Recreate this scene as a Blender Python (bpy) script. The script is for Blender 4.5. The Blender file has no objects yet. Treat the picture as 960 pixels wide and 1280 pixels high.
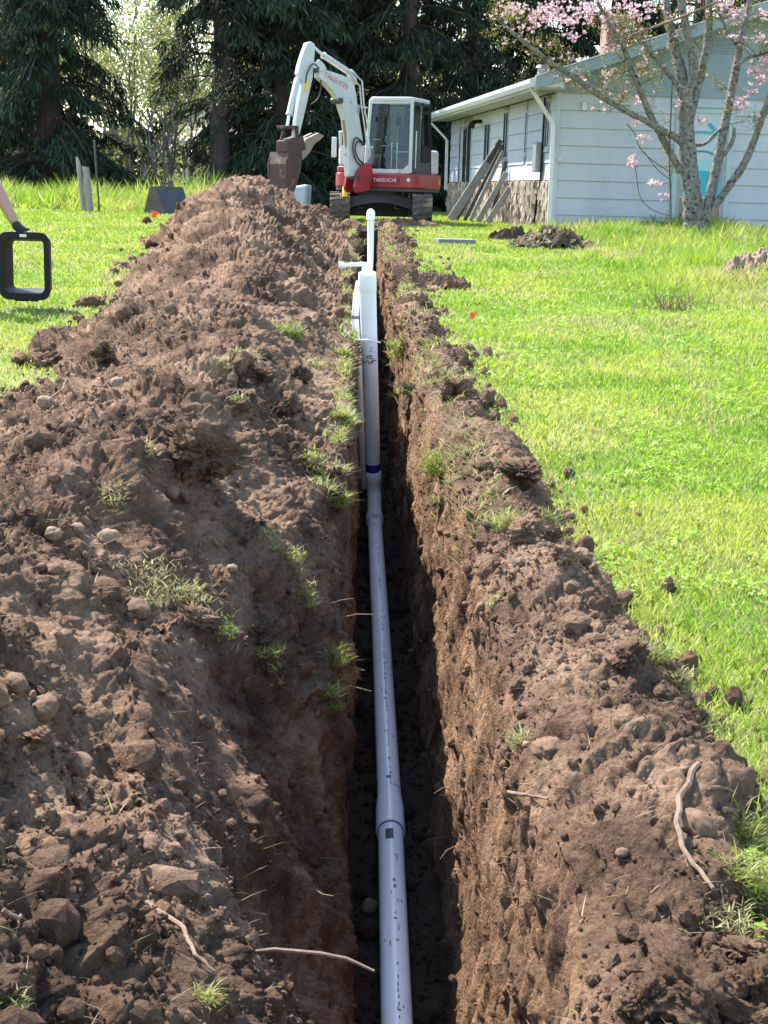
import bpy, bmesh, math
import numpy as np
from mathutils import Vector, Matrix

rng = np.random.default_rng(11)
S = bpy.context.scene
C = S.collection
PI = math.pi

# ------------------------------------------------------------------ camera
PITCH, YAW, ROLL, FPX = math.radians(12.7), math.radians(1.5), math.radians(1.6), 1775.0
EYE = np.array([0.0, 0.0, 1.6])
cam_d = bpy.data.cameras.new('camera')
cam = bpy.data.objects.new('camera', cam_d); C.objects.link(cam)
RM = Matrix.Rotation(-YAW, 3, 'Z') @ Matrix.Rotation(PI / 2 - PITCH, 3, 'X') @ Matrix.Rotation(ROLL, 3, 'Z')
cam.matrix_world = Matrix.Translation(Vector(EYE)) @ RM.to_4x4()
cam_d.sensor_fit = 'AUTO'; cam_d.sensor_width = 36.0; cam_d.lens = FPX / 1280 * 36.0
cam_d.clip_start = 0.05; cam_d.clip_end = 3000
S.camera = cam
RN = np.array(RM)

# ------------------------------------------------------------------ sky, sun, exposure
SUN_EL = math.radians(53)
SDIR = Vector((0.72 * math.cos(SUN_EL), -0.694 * math.cos(SUN_EL), -math.sin(SUN_EL)))
W = bpy.data.worlds.new('World'); S.world = W; W.use_nodes = True
nt = W.node_tree; bg = nt.nodes['Background']
sky = nt.nodes.new('ShaderNodeTexSky'); sky.sky_type = 'NISHITA'; sky.sun_disc = False
sky.sun_elevation = SUN_EL; sky.sun_rotation = math.atan2(-0.72, 0.694)
sky.air_density = 1.3; sky.dust_density = 0.7; sky.ozone_density = 2.0
nt.links.new(sky.outputs[0], bg.inputs[0]); bg.inputs[1].default_value = 0.15
sd = bpy.data.lights.new('sun', 'SUN'); sd.energy = 4.2; sd.angle = math.radians(0.5); sd.color = (1.0, 0.955, 0.89)
sun = bpy.data.objects.new('sun', sd); C.objects.link(sun)
sun.rotation_euler = SDIR.to_track_quat('-Z', 'Y').to_euler(); sun.location = (-20, 25, 40)
S.view_settings.view_transform = 'Standard'; S.view_settings.look = 'None'
S.view_settings.gamma = 1.0; S.view_settings.exposure = 1.85
S.view_settings.use_curve_mapping = False
S.render.engine = 'CYCLES'
S.cycles.max_bounces = 6; S.cycles.use_adaptive_sampling = True; S.cycles.adaptive_threshold = 0.02; S.cycles.transparent_max_bounces = 12
S.cycles.diffuse_bounces = 4; S.cycles.use_denoising = True

# ------------------------------------------------------------------ measuring helpers
def ray(x, y):
    d = RN @ np.array([(x - 480) / FPX, -(y - 640) / FPX, -1.0]); return d / np.linalg.norm(d)
def at(x, y, Y):
    d = ray(x, y); return EYE + d * (Y / d[1])
def onplane(x, y, p0, n):
    d = ray(x, y); p0 = np.array(p0); n = np.array(n); return EYE + d * (((p0 - EYE) @ n) / (d @ n))
def project(P):
    q = (np.asarray(P) - EYE) @ RN
    return 480 + FPX * q[:, 0] / -q[:, 2], 640 - FPX * q[:, 1] / -q[:, 2], -q[:, 2]
def G(y):
    y = np.asarray(y, float)
    return np.where(y < 20, 0.0358 * y, 0.716 + 0.34 * (1 - np.exp(-np.maximum(y - 20, 0) * 0.0358 / 0.34)))
def ground(x, y):
    d = ray(x, y); t = np.arange(1, 120, .01); P = EYE + t[:, None] * d
    i = np.argmax(P[:, 2] < G(P[:, 1])); return P[i]

# ------------------------------------------------------------------ noise
def _h(ix, iy, seed):
    n = (ix.astype(np.int64) * 374761393 + iy.astype(np.int64) * 668265263 + seed * 1274126177) & 0x7fffffff
    n = ((n ^ (n >> 13)) * 1274126177) & 0x7fffffff
    n = (n ^ (n >> 16)) & 0x7fffffff
    return n / float(0x7fffffff)
def noise2(x, y, seed=0):
    ix, iy = np.floor(x), np.floor(y); fx, fy = x - ix, y - iy
    ux, uy = fx * fx * fx * (fx * (fx * 6 - 15) + 10), fy * fy * fy * (fy * (fy * 6 - 15) + 10)
    def g(a, b):
        t = _h(ix + a, iy + b, seed) * 2 * PI
        return np.cos(t) * (fx - a) + np.sin(t) * (fy - b)
    return ((g(0, 0) * (1 - ux) + g(1, 0) * ux) * (1 - uy) + (g(0, 1) * (1 - ux) + g(1, 1) * ux) * uy) * 1.5
def fbm(x, y, o=4, seed=0, gain=.5):
    s = 0; a = 1.0
    for k in range(o):
        s = s + a * noise2(x * 2 ** k + 17 * k, y * 2 ** k - 9 * k, seed + k); a *= gain
    return s
def worley(x, y, seed=0):
    ix, iy = np.floor(x), np.floor(y); best = np.full(x.shape, 9.0); rid = np.zeros(x.shape)
    for a in (-1, 0, 1):
        for b in (-1, 0, 1):
            cx, cy = ix + a, iy + b
            px = cx + _h(cx, cy, seed); py = cy + _h(cx, cy, seed + 5)
            d = np.hypot(px - x, py - y); m = d < best
            best = np.where(m, d, best); rid = np.where(m, _h(cx, cy, seed + 9), rid)
    return best, rid
def lumps(x, y, seed):            # rounded clods of varied height
    d, r = worley(x, y, seed)
    return np.sqrt(np.maximum(0, 1 - (d / .75) ** 2)) * (.25 + .75 * r)

def blocky(x, y, seed):           # broken clods: tilted plates with cracks between them
    ix, iy = np.floor(x), np.floor(y); f1 = np.full(x.shape, 9.0); f2 = np.full(x.shape, 9.0); h = np.zeros(x.shape)
    for a in (-1, 0, 1):
        for b in (-1, 0, 1):
            cx, cy = ix + a, iy + b; dx = x - cx - _h(cx, cy, seed); dy = y - cy - _h(cx, cy, seed + 5); d = np.abs(dx) * .5 + np.hypot(dx, dy) * .7
            hh = (_h(cx, cy, seed + 9) ** 1.5 - .35) + (_h(cx, cy, seed + 2) - .5) * 1.3 * dx + (_h(cx, cy, seed + 3) - .5) * 1.3 * dy
            m = d < f1; f2 = np.where(m, f1, np.minimum(f2, d)); f1 = np.where(m, d, f1); h = np.where(m, hh, h)
    return h - .55 * np.exp(-(f2 - f1) * 9)
# ------------------------------------------------------------------ object helpers
LOC = {}
def link(o, parent=None, world=True):
    C.objects.link(o)
    if parent is not None:
        o.parent = parent
        if world: o.matrix_parent_inverse = LOC[parent.name].inverted()
    LOC[o.name] = o.matrix_basis.copy() if parent is None else (LOC[o.name] if o.name in LOC else o.matrix_basis.copy())
    return o
def tag(o, label=None, cat=None, group=None, kind=None):
    if label: o['label'] = label
    if cat: o['category'] = cat
    if group: o['group'] = group
    if kind: o['kind'] = kind
    return o
def empty(name, loc, label=None, cat=None, group=None):
    o = bpy.data.objects.new(name, None); o.location = Vector(loc); o.empty_display_size = .2
    link(o); return tag(o, label, cat, group)
def fdata(name, V, F, smooth=False, tint=None):
    V = np.ascontiguousarray(V, np.float32); F = np.ascontiguousarray(F, np.int32)
    me = bpy.data.meshes.new(name); m, k = F.shape
    me.vertices.add(len(V)); me.vertices.foreach_set('co', V.ravel())
    me.loops.add(m * k); me.loops.foreach_set('vertex_index', F.ravel())
    me.polygons.add(m); me.polygons.foreach_set('loop_start', np.arange(0, m * k, k, dtype=np.int32))
    me.update(calc_edges=True)
    if smooth: me.shade_smooth()
    if tint is not None:
        a = me.attributes.new('tint', 'FLOAT_COLOR', 'POINT')
        t = np.ones((len(V), 4), np.float32); t[:, :3] = tint; a.data.foreach_set('color', t.ravel())
    return me
def fobj(name, V, F, mat, parent=None, smooth=False, tint=None, loc=None):
    V = np.asarray(V, float)
    if loc is None and parent is None: loc = (0, 0, 0)
    if loc is not None: V = V - np.array(loc)
    me = fdata(name, V, F, smooth, tint); me.materials.append(mat)
    o = bpy.data.objects.new(name, me)
    if loc is not None: o.location = Vector(loc)
    return link(o, parent)

class MB:
    """collects shapes in world coordinates"""
    def __init__(s): s.v = []; s.f = []
    def add(s, vs, fs):
        n = len(s.v); s.v += [tuple(map(float, p)) for p in vs]; s.f += [tuple(i + n for i in f) for f in fs]; return s
    def hexa(s, p):   # 8 points: bottom ring 0-3, top ring 4-7
        return s.add(p, [(3, 2, 1, 0), (4, 5, 6, 7), (0, 1, 5, 4), (1, 2, 6, 5), (2, 3, 7, 6), (3, 0, 4, 7)])
    def box(s, c, d, M=None):
        x, y, z = [q / 2 for q in d]
        p = [(-x, -y, -z), (x, -y, -z), (x, y, -z), (-x, y, -z), (-x, -y, z), (x, -y, z), (x, y, z), (-x, y, z)]
        p = [Vector(q) for q in p]
        if M is not None: p = [M @ q for q in p]
        return s.hexa([q + Vector(c) for q in p])
    def bx(s, x0, x1, y0, y1, z0, z1, T=None):
        p = [(x0, y0, z0), (x1, y0, z0), (x1, y1, z0), (x0, y1, z0), (x0, y0, z1), (x1, y0, z1), (x1, y1, z1), (x0, y1, z1)]
        if T: p = [T(*q) for q in p]
        return s.hexa(p)
    def prism(s, poly, off):          # poly list of 3d points, extruded by vector off
        n = len(poly); off = np.array(off); a = [np.array(p, float) for p in poly]
        vs = a + [p + off for p in a]
        fs = [tuple(range(n - 1, -1, -1)), tuple(range(n, 2 * n))] + [(i, (i + 1) % n, n + (i + 1) % n, n + i) for i in range(n)]
        return s.add(vs, fs)
    def bar(s, a, b, w, h, up=(0, 0, 1)):
        a, b = Vector(a), Vector(b); d = (b - a).normalized(); u = Vector(up)
        r = d.cross(u)
        if r.length < 1e-4: r = d.cross(Vector((1, 0, 0)))
        r.normalize(); q = r.cross(d); r = r * w / 2; q = q * h / 2
        return s.hexa([a - r - q, a + r - q, a + r + q, a - r + q, b - r - q, b + r - q, b + r + q, b - r + q])
    def tube(s, pts, rads, n=8, caps=True):
        pts = [Vector(p) for p in pts]
        if not hasattr(rads, '__len__'): rads = [rads] * len(pts)
        base = len(s.v); ref = None; vs = []
        for i, p in enumerate(pts):
            d = (pts[min(i + 1, len(pts) - 1)] - pts[max(i - 1, 0)]).normalized()
            if ref is None:
                ref = d.orthogonal().normalized()
            ref = (ref - d * ref.dot(d)).normalized(); b = d.cross(ref)
            for k in range(n):
                t = 2 * PI * k / n; vs.append(p + (ref * math.cos(t) + b * math.sin(t)) * rads[i])
        fs = []
        for i in range(len(pts) - 1):
            for k in range(n):
                fs.append((i * n + k, i * n + (k + 1) % n, (i + 1) * n + (k + 1) % n, (i + 1) * n + k))
        if caps:
            fs.append(tuple(range(n - 1, -1, -1))); e = (len(pts) - 1) * n; fs.append(tuple(range(e, e + n)))
        return s.add(vs, fs)
    def build(s, name, mat, parent=None, smooth=False, bevel=0, loc=None, seg=2):
        v = np.array(s.v)
        if parent is None and loc is None:
            loc = ((v[:, 0].min() + v[:, 0].max()) / 2, (v[:, 1].min() + v[:, 1].max()) / 2, v[:, 2].min())
        if loc is not None: v = v - np.array(loc)
        me = bpy.data.meshes.new(name); me.from_pydata(v.tolist(), [], s.f); me.materials.append(mat)
        if smooth: me.shade_smooth(); me.set_sharp_from_angle(angle=.75)
        o = bpy.data.objects.new(name, me)
        if loc is not None: o.location = Vector(loc)
        if bevel:
            b = o.modifiers.new('bevel', 'BEVEL'); b.width = bevel; b.segments = seg; b.limit_method = 'ANGLE'; b.angle_limit = .6
            me.shade_smooth(); b.harden_normals = True
        return link(o, parent)

def smooth_line(pts, n=5):
    p = [np.array(q, float) for q in pts]; p = [2 * p[0] - p[1]] + p + [2 * p[-1] - p[-2]]; out = []
    for i in range(1, len(p) - 2):
        for k in range(n):
            t = k / n; out.append(.5 * (2 * p[i] + (p[i + 1] - p[i - 1]) * t + (2 * p[i - 1] - 5 * p[i] + 4 * p[i + 1] - p[i + 2]) * t * t + (3 * p[i] - p[i - 1] - 3 * p[i + 1] + p[i + 2]) * t ** 3))
    return out + [p[-2]]
# ------------------------------------------------------------------ materials
def pmat(name, c1, c2=None, scale=4.0, rough=.75, bump=0., bscale=30., metal=0., spec=.4, detail=5, stretch=None, c3=None, c3s=9., c3t=.62, trans=0.):
    m = bpy.data.materials.new(name); m.use_nodes = True; n = m.node_tree; N = n.nodes; L = n.links
    b = N['Principled BSDF']; b.inputs['Roughness'].default_value = rough; b.inputs['Metallic'].default_value = metal
    b.inputs['Specular IOR Level'].default_value = spec
    tc = N.new('ShaderNodeTexCoord'); src = tc.outputs['Object']
    if stretch:
        mp = N.new('ShaderNodeMapping'); mp.inputs['Scale'].default_value = stretch; L.new(src, mp.inputs[0]); src = mp.outputs[0]
    if c2 is None: c2 = tuple(q * .82 for q in c1)
    no = N.new('ShaderNodeTexNoise'); no.inputs['Scale'].default_value = scale; no.inputs['Detail'].default_value = detail
    no.inputs['Roughness'].default_value = .62
    L.new(src, no.inputs['Vector'])
    r = N.new('ShaderNodeValToRGB'); r.color_ramp.elements[0].position = .32; r.color_ramp.elements[1].position = .68
    r.color_ramp.elements[0].color = (*c2, 1); r.color_ramp.elements[1].color = (*c1, 1)
    L.new(no.outputs[0], r.inputs[0]); col = r.outputs[0]
    if c3:
        n3 = N.new('ShaderNodeTexNoise'); n3.inputs['Scale'].default_value = c3s; n3.inputs['Detail'].default_value = 7; n3.inputs['Roughness'].default_value = .7
        L.new(src, n3.inputs['Vector'])
        r3 = N.new('ShaderNodeValToRGB'); r3.color_ramp.elements[0].position = c3t; r3.color_ramp.elements[1].position = c3t + .06
        L.new(n3.outputs[0], r3.inputs[0])
        mx = N.new('ShaderNodeMix'); mx.data_type = 'RGBA'; L.new(r3.outputs[0], mx.inputs[0])
        L.new(col, mx.inputs[6]); mx.inputs[7].default_value = (*c3, 1); col = mx.outputs[2]
    L.new(col, b.inputs['Base Color'])
    if bump:
        nb = N.new('ShaderNodeTexNoise'); nb.inputs['Scale'].default_value = bscale; nb.inputs['Detail'].default_value = 6
        L.new(src, nb.inputs['Vector']); bp = N.new('ShaderNodeBump'); bp.inputs['Strength'].default_value = bump; bp.inputs['Distance'].default_value = .02
        L.new(nb.outputs[0], bp.inputs['Height']); L.new(bp.outputs[0], b.inputs['Normal'])
    if trans:
        t = N.new('ShaderNodeBsdfTranslucent'); L.new(col, t.inputs[0]); ms = N.new('ShaderNodeMixShader'); ms.inputs[0].default_value = trans
        L.new(b.outputs[0], ms.inputs[1]); L.new(t.outputs[0], ms.inputs[2]); L.new(ms.outputs[0], N['Material Output'].inputs[0])
    return m
def leafmat(name, trans=.45, rough=.55, gain=1.0):
    m = bpy.data.materials.new(name); m.use_nodes = True; n = m.node_tree; N = n.nodes; L = n.links
    b = N['Principled BSDF']; b.inputs['Roughness'].default_value = rough; b.inputs['Specular IOR Level'].default_value = .3
    a = N.new('ShaderNodeAttribute'); a.attribute_name = 'tint'
    t = N.new('ShaderNodeBsdfTranslucent')
    h0 = N.new('ShaderNodeHueSaturation'); h0.inputs['Value'].default_value = .74; L.new(a.outputs['Color'], h0.inputs['Color']); L.new(h0.outputs[0], b.inputs['Base Color'])
    hs = N.new('ShaderNodeHueSaturation'); hs.inputs['Value'].default_value = 0.93 * gain; hs.inputs['Saturation'].default_value = 1.1
    L.new(a.outputs['Color'], hs.inputs['Color']); L.new(hs.outputs[0], t.inputs[0])
    ms = N.new('ShaderNodeMixShader'); ms.inputs[0].default_value = trans
    L.new(b.outputs[0], ms.inputs[1]); L.new(t.outputs[0], ms.inputs[2]); L.new(ms.outputs[0], N['Material Output'].inputs[0])
    return m
def soilmat(name, dry, moist, dark, bump=.9):
    m = bpy.data.materials.new(name); m.use_nodes = True; n = m.node_tree; N = n.nodes; L = n.links
    b = N['Principled BSDF']; b.inputs['Roughness'].default_value = .95; b.inputs['Specular IOR Level'].default_value = .12
    tc = N.new('ShaderNodeNewGeometry'); src = tc.outputs['Position']
    def nz(s, d=6, r=.6):
        q = N.new('ShaderNodeTexNoise'); q.inputs['Scale'].default_value = s; q.inputs['Detail'].default_value = d; q.inputs['Roughness'].default_value = r
        L.new(src, q.inputs['Vector']); return q
    a = nz(2.2, 8, .7); r = N.new('ShaderNodeValToRGB'); e = r.color_ramp.elements
    e[0].position = .36; e[0].color = (*dark, 1); e[1].position = .62; e[1].color = (*dry, 1)
    k = e.new(.5); k.color = (*moist, 1); L.new(a.outputs[0], r.inputs[0])
    g = nz(55, 5, .7); gr = N.new('ShaderNodeValToRGB'); gr.color_ramp.elements[0].position = .3; gr.color_ramp.elements[0].color = (.55, .52, .5, 1)
    gr.color_ramp.elements[1].position = .75; gr.color_ramp.elements[1].color = (1.25, 1.2, 1.15, 1); L.new(g.outputs[0], gr.inputs[0])
    mx = N.new('ShaderNodeMix'); mx.data_type = 'RGBA'; mx.blend_type = 'MULTIPLY'; mx.inputs[0].default_value = .9
    L.new(r.outputs[0], mx.inputs[6]); L.new(gr.outputs[0], mx.inputs[7]); L.new(mx.outputs[2], b.inputs['Base Color'])
    v = N.new('ShaderNodeTexVoronoi'); v.inputs['Scale'].default_value = 38; v.inputs['Randomness'].default_value = 1
    wv = nz(12, 4); mp = N.new('ShaderNodeVectorMath'); mp.operation = 'MULTIPLY_ADD'; L.new(wv.outputs['Color'], mp.inputs[0]); mp.inputs[1].default_value = (.12, .12, .12)
    L.new(src, mp.inputs[2]); L.new(mp.outputs[0], v.inputs['Vector'])
    f = nz(120, 6, .75); ad = N.new('ShaderNodeMath'); ad.operation = 'MULTIPLY_ADD'; L.new(v.outputs['Distance'], ad.inputs[0]); ad.inputs[1].default_value = -.7
    L.new(f.outputs[0], ad.inputs[2])
    bp = N.new('ShaderNodeBump'); bp.inputs['Strength'].default_value = bump; bp.inputs['Distance'].default_value = .02
    L.new(ad.outputs[0], bp.inputs['Height']); L.new(bp.outputs[0], b.inputs['Normal'])
    return m
def glassmat(name, tint=(.75, .85, .85), refl=.1):
    m = bpy.data.materials.new(name); m.use_nodes = True; n = m.node_tree; N = n.nodes; L = n.links; N.remove(N['Principled BSDF'])
    t = N.new('ShaderNodeBsdfTransparent'); t.inputs[0].default_value = (*tint, 1); g = N.new('ShaderNodeBsdfGlossy'); g.inputs['Roughness'].default_value = .03
    fr = N.new('ShaderNodeFresnel'); fr.inputs[0].default_value = 1.5
    mt = N.new('ShaderNodeMath'); mt.operation = 'ADD'; mt.inputs[1].default_value = refl; mt.use_clamp = True; L.new(fr.outputs[0], mt.inputs[0])
    ms = N.new('ShaderNodeMixShader'); L.new(mt.outputs[0], ms.inputs[0]); L.new(t.outputs[0], ms.inputs[1]); L.new(g.outputs[0], ms.inputs[2])
    L.new(ms.outputs[0], N['Material Output'].inputs[0]); return m

M = {}
M['soil'] = soilmat('soil', (.355, .236, .156), (.21, .134, .087), (.085, .053, .035), 1.0)
M['wallsoil'] = soilmat('wall_soil', (.36, .228, .142), (.245, .150, .092), (.13, .079, .051))
M['floorsoil'] = soilmat('dark_floor_soil', (0.074, 0.053, 0.041), (0.056, 0.038, 0.030), (0.037, 0.027, 0.021))  # trench floor soil, a much darker brown than heap and wall
M['stone'] = pmat('cobble', (.19, .120, .076), (.115, .072, .046), 9, .9, .35, 50, spec=.15)
M['paleStone'] = pmat('pale_cobble', (.30, .205, .135), (.19, .127, .082), 9, .9, .3, 50, spec=.15)
M['turfbase'] = pmat('turf_base', (0.148, 0.185, 0.033), (0.096, 0.118, 0.026), 1.3, .95, .5, 40, c3=(0.178, 0.148, 0.074), c3s=3.0, c3t=.66)
M['grass'] = leafmat('grass_blade', .42)
M['dryroot'] = pmat('root', (0.20, 0.132, 0.085), (0.105, 0.068, 0.043), 20, .85, .3, 60)
M['pvc'] = pmat('pvc', (.90, .905, .91), (.83, .838, .85), 5, .28, .05, 80, spec=.5, c3=(.50, .43, .36), c3s=9, c3t=.65)
M['pvcwhite'] = pmat('white_pvc', (.80, .81, .825), (.73, .74, .75), 6, .35, .04, 80, spec=.5, c3=(.5, .42, .34), c3s=5, c3t=.74)
M['ink'] = pmat('print_ink', (.12, .13, .17), (.2, .2, .25), 60, .6)
M['blue'] = pmat('blue_primer', (.02, .03, .30), (.03, .03, .2), 40, .5)
M['black'] = pmat('black_plastic', (.006, .006, .0065), (.010, .010, .011), 8, .55, .1, 60, spec=.22)
M['greenink'] = pmat('green_ink', (.02, .33, .2), None, 30, .6)

# ------------------------------------------------------------------ the dug soil: spoil heap, trench, right-hand berm
PX = .22                                             # pipe line
def pipe_z(y): return -1.27 + .047 * (np.asarray(y, float) - 4.5)
def edgeL(y): return np.interp(y, [-4, 2, 6, 8.9, 9.8, 12.4, 13.9, 20.5, 27, 31], [-2.0, -2.0, -2.05, -2.08, -2.02, -2.05, -2.30, -2.75, -3.1, -2.9])
def edgeR(y): return np.interp(y, [-4, 2.4, 2.9, 3.3, 3.7, 4.2, 4.9, 5.6, 6.7, 7.5, 9.3, 13, 17, 24, 28], [.86, .88, .87, .92, .93, .90, .84, .86, .88, .80, .78, .66, .72, .80, .76])
def slump(y): return np.interp(y, [-3, .5, 2.2, 2.7, 3.3, 4.0, 4.7, 5.5, 6.6], [.2, .40, .42, .50, .74, 1.0, .80, .42, 0])

rows = [-3.0]
while rows[-1] < 30.0:
    y = rows[-1]; rows.append(y + (.12 if y < 1.2 else .0030 * y + .0035))
rows = np.array(rows); NR = len(rows)
nL, nLs, nLw, nF, nRw, nB = 230, 55, 35, 22, 60, 105
Yg = rows[:, None]
g0 = G(rows)[:, None]
eL = (edgeL(rows) + .16 * fbm(rows * .9, rows * 0 + 3, 3, 4) + .05 * noise2(rows * 5, rows * 0, 8))[:, None]
rimL = (-.03 - .60 * slump(rows) + .035 * fbm(rows * 1.3, rows * 0 + 7, 3, 21))[:, None]
crest = np.interp(rows, [-3, 1.5, 3, 6, 10, 15, 19, 23, 26, 28.5, 30], [.34, .34, .40, .46, .48, .52, .72, .92, .75, .35, .0])[:, None]
rimh = np.interp(rows, [-3, 3, 6, 10, 20, 27, 30], [.06, .05, .06, .06, .08, .05, 0])[:, None]
# heap
t = np.linspace(0, 1, nL)[None, :]; t = t ** .8
xh = (eL - .35) + (rimL - eL + .35) * t
tt = np.clip((xh - eL) / (rimL - eL), 0, 1); tcr = np.interp(rows, [3, 6, 13, 19, 24], [.70, .66, .58, .40, .36])[:, None]
up = np.sin(np.clip(tt / tcr, 0, 1) * PI / 2) ** 1.15
dn = np.where(tt > tcr, .5 + .5 * np.cos(np.clip((tt - tcr) / (1 - tcr), 0, 1) * PI), 1.0)
hh = np.where(tt < tcr, crest * up, rimh + (crest - rimh) * dn)
hh = np.where(xh < eL, -.10 * np.clip((eL - xh) / .12, 0, 1), hh)
zh = g0 + hh
fade = np.clip((30 - Yg) / 2.0, .25, 1)
# left bank, wall, floor, right wall, berm
df = np.clip((26.6 - rows) / .35, 0, 1)[:, None] * np.clip((rows + 2.6) / .35, 0, 1)[:, None]
zf = g0 + (pipe_z(rows)[:, None] - .075 - g0) * df
kx = (-.005 + .02 * fbm(rows * 1.7, rows * 0, 3, 31))[:, None]; kz = g0 - (.06 + 1.05 * slump(rows)[:, None] ** .75) * df
a = np.linspace(0, 1, nLs + 1)[None, 1:]
zs0 = g0 + rimh
xls = rimL + (kx - rimL) * (a ** .95); zls = zs0 + (kz - zs0) * (a ** (1.25 - .35 * slump(rows)[:, None]))
a = np.linspace(0, 1, nLw + 1)[None, 1:]
xlw = kx + (.015 - kx) * a + .012 * np.sin(a * PI); zlw = kz + (zf - kz) * a
a = np.linspace(0, 1, nF + 1)[None, 1:]
xfl = .015 + .415 * a + 0 * g0; zfl = zf + 0 * a + .03 * (2 * a - 1) ** 4
rimR = (.475 + .05 * fbm(rows * .8, rows * 0 + 5, 3, 41) + .05 * np.exp(-((rows - 5.5) / 2) ** 2))[:, None]
rz = g0 + .03 + .04 * fbm(rows * .7, rows * 0, 2, 44)[:, None]
a = np.linspace(0, 1, nRw + 1)[None, 1:]
xrw = .43 + (rimR - .43) * a ** 1.6; zrw = zf + (rz - zf) * a
eR = (edgeR(rows) + .10 * fbm(rows * 1.1, rows * 0 + 9, 4, 51))[:, None]; eR = np.maximum(eR, rimR + .1)
a = np.linspace(0, 1, nB + 1)[None, 1:]; xb = rimR + (eR + .3 - rimR) * a
tb = np.clip((xb - rimR) / (eR - rimR), 0, 1)
bh = np.interp(rows, [-3, 2, 4, 7, 10, 14, 20, 26, 30], [.10, .10, .09, .09, .09, .08, .10, .09, 0])[:, None]
zb = np.where(xb < eR, rz + (bh * np.sin(tb * PI) ** .8 + (g0 - rz + .02) * tb), g0 + .02 - .12 * np.clip((xb - eR) / .1, 0, 1))
X = np.hstack([xh, xls, xlw, xfl, xrw, xb]); Z = np.hstack([zh, zls, zlw, zfl, zrw, zb]); Y = np.repeat(Yg, X.shape[1], 1)
NCc = X.shape[1]
col = np.arange(NCc); iH = nL; iW = nL + nLs + nLw; iFl = iW + nF; iR = iFl + nRw
s = np.concatenate([np.zeros((NR, 1)), np.cumsum(np.hypot(np.diff(X, axis=1), np.diff(Z, axis=1)), 1)], 1)
P = np.stack([X, Y, Z], -1)
def gnorm(P):
    du = np.gradient(P, axis=0); dv = np.gradient(P, axis=1); n = np.cross(dv, du)
    return n / (np.linalg.norm(n, axis=-1, keepdims=True) + 1e-9)
Nn = gnorm(P)
# weights of the roughness for each zone
wh = np.where(col < iH, 1.0, np.where(col < iH + nLs, .85, np.where(col < iW, .4, np.where(col < iFl, .12, np.where(col < iR, .34, .75)))))[None, :]
k = 9; wh = np.apply_along_axis(lambda q: np.convolve(np.pad(q, (k, k), 'edge'), np.ones(2 * k + 1) / (2 * k + 1), 'valid'), 1, wh) * fade
wx = s + .12 * fbm(s * 2, Y * 2, 2, 71); wy = Y + .12 * fbm(s * 2 + 9, Y * 2, 2, 72)
big = fbm(s * .9, Y * .9, 3, 61)
patch = np.clip(.5 + 1.2 * fbm(s * .7 + 4, Y * .7, 3, 66), 0, 1)
def ridged(x, y, o, seed):
    q = 0; a_ = 1.0
    for k_ in range(o): q = q + a_ * (.5 - np.abs(noise2(x * 2 ** k_ + 7 * k_, y * 2 ** k_, seed + k_)) * 1.6); a_ *= .55
    return q
wx2 = wx + .035 * fbm(s * 9, Y * 9, 3, 73); wy2 = wy + .035 * fbm(s * 9 + 5, Y * 9, 3, 74)
disp = .12 * big + .10 * (lumps(wx * 1.7, wy * 1.7, 62) - .3) * patch + .055 * blocky(wx2 * 3.4, wy2 * 3.4, 90) * patch + .030 * blocky(wx2 * 7.5, wy2 * 7.5, 91) * (.3 + .7 * patch) \
    + .018 * blocky(wx2 * 16, wy2 * 16, 92) * (.4 + .6 * patch) + .042 * fbm(s * 4, Y * 4, 6, 64, .6) + .011 * blocky(wx2 * 36, wy2 * 36, 93) + .009 * fbm(s * 34, Y * 34, 2, 68)
wall = ((col >= iH + 44) & (col < iW)) | ((col >= iFl) & (col < iR - 4)); wall = wall[None, :]
scr = .016 * fbm(Y * 16 + .5 * s, s * 2.4, 4, 81, .68) + .011 * blocky(Y * 13 + s * 1.5, s * 4, 82) + .009 * blocky(Y * 30 + s * 3, s * 10, 84) + .022 * fbm(Y * 1.4, s * 1.4, 2, 83) + .007 * fbm(Y * 60, s * 22, 2, 85)
disp = disp * (1 + .45 * np.clip((Y - 7) / 8, 0, 1)); rimcol = np.exp(-((col - iH) / 38.0) ** 2)[None, :] * np.exp(-((Y - 10.3) / 2.2) ** 2); disp = disp * (1 - .75 * rimcol); disp = np.where(wall, disp * wh * .8 + scr, disp * wh)
P = P + Nn * disp[..., None]
SN = gnorm(P)
SP = P.reshape(-1, 3); pxx, pyy, pdd = project(SP); front = SP[:, 1] > 1.0
def surf(x, y, r=4.0):                      # where the soil is, seen along a line of sight
    m = np.where(front & (np.abs(pxx - x) < r) & (np.abs(pyy - y) < r))[0]
    if len(m) == 0: return np.array(ground(x, y)), np.array([0, 0, 1.])
    i = m[np.argmin(pdd[m])]; return SP[i], SN.reshape(-1, 3)[i]
def grid_obj(name, c0, c1, mat):
    sub = P[:, c0:c1 + 1]; n = sub.shape[1]; V = sub.reshape(-1, 3)
    i = np.arange(NR - 1)[:, None] * n + np.arange(n - 1)[None, :]
    F = np.stack([i, i + 1, i + n + 1, i + n], -1).reshape(-1, 4)
    o = fobj(name, V, F, mat, smooth=True)
    o.data.normals_split_custom_set_from_vertices(SN[:, c0:c1 + 1].reshape(-1, 3).tolist())
    return o
tag(grid_obj('spoil_heap', 0, iH, M['soil']), 'long heap of loose brown spoil piled left of the trench', 'soil heap')
tag(grid_obj('trench_bank', iH, iW, M['soil']), kind='structure')
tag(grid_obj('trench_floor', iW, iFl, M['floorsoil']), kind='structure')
tag(grid_obj('trench_wall', iFl, iR, M['wallsoil']), kind='structure')
tag(grid_obj('soil_berm', iR, NCc - 1, M['soil']), 'low crumbly berm of brown soil between trench and right lawn', 'soil heap')

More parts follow.
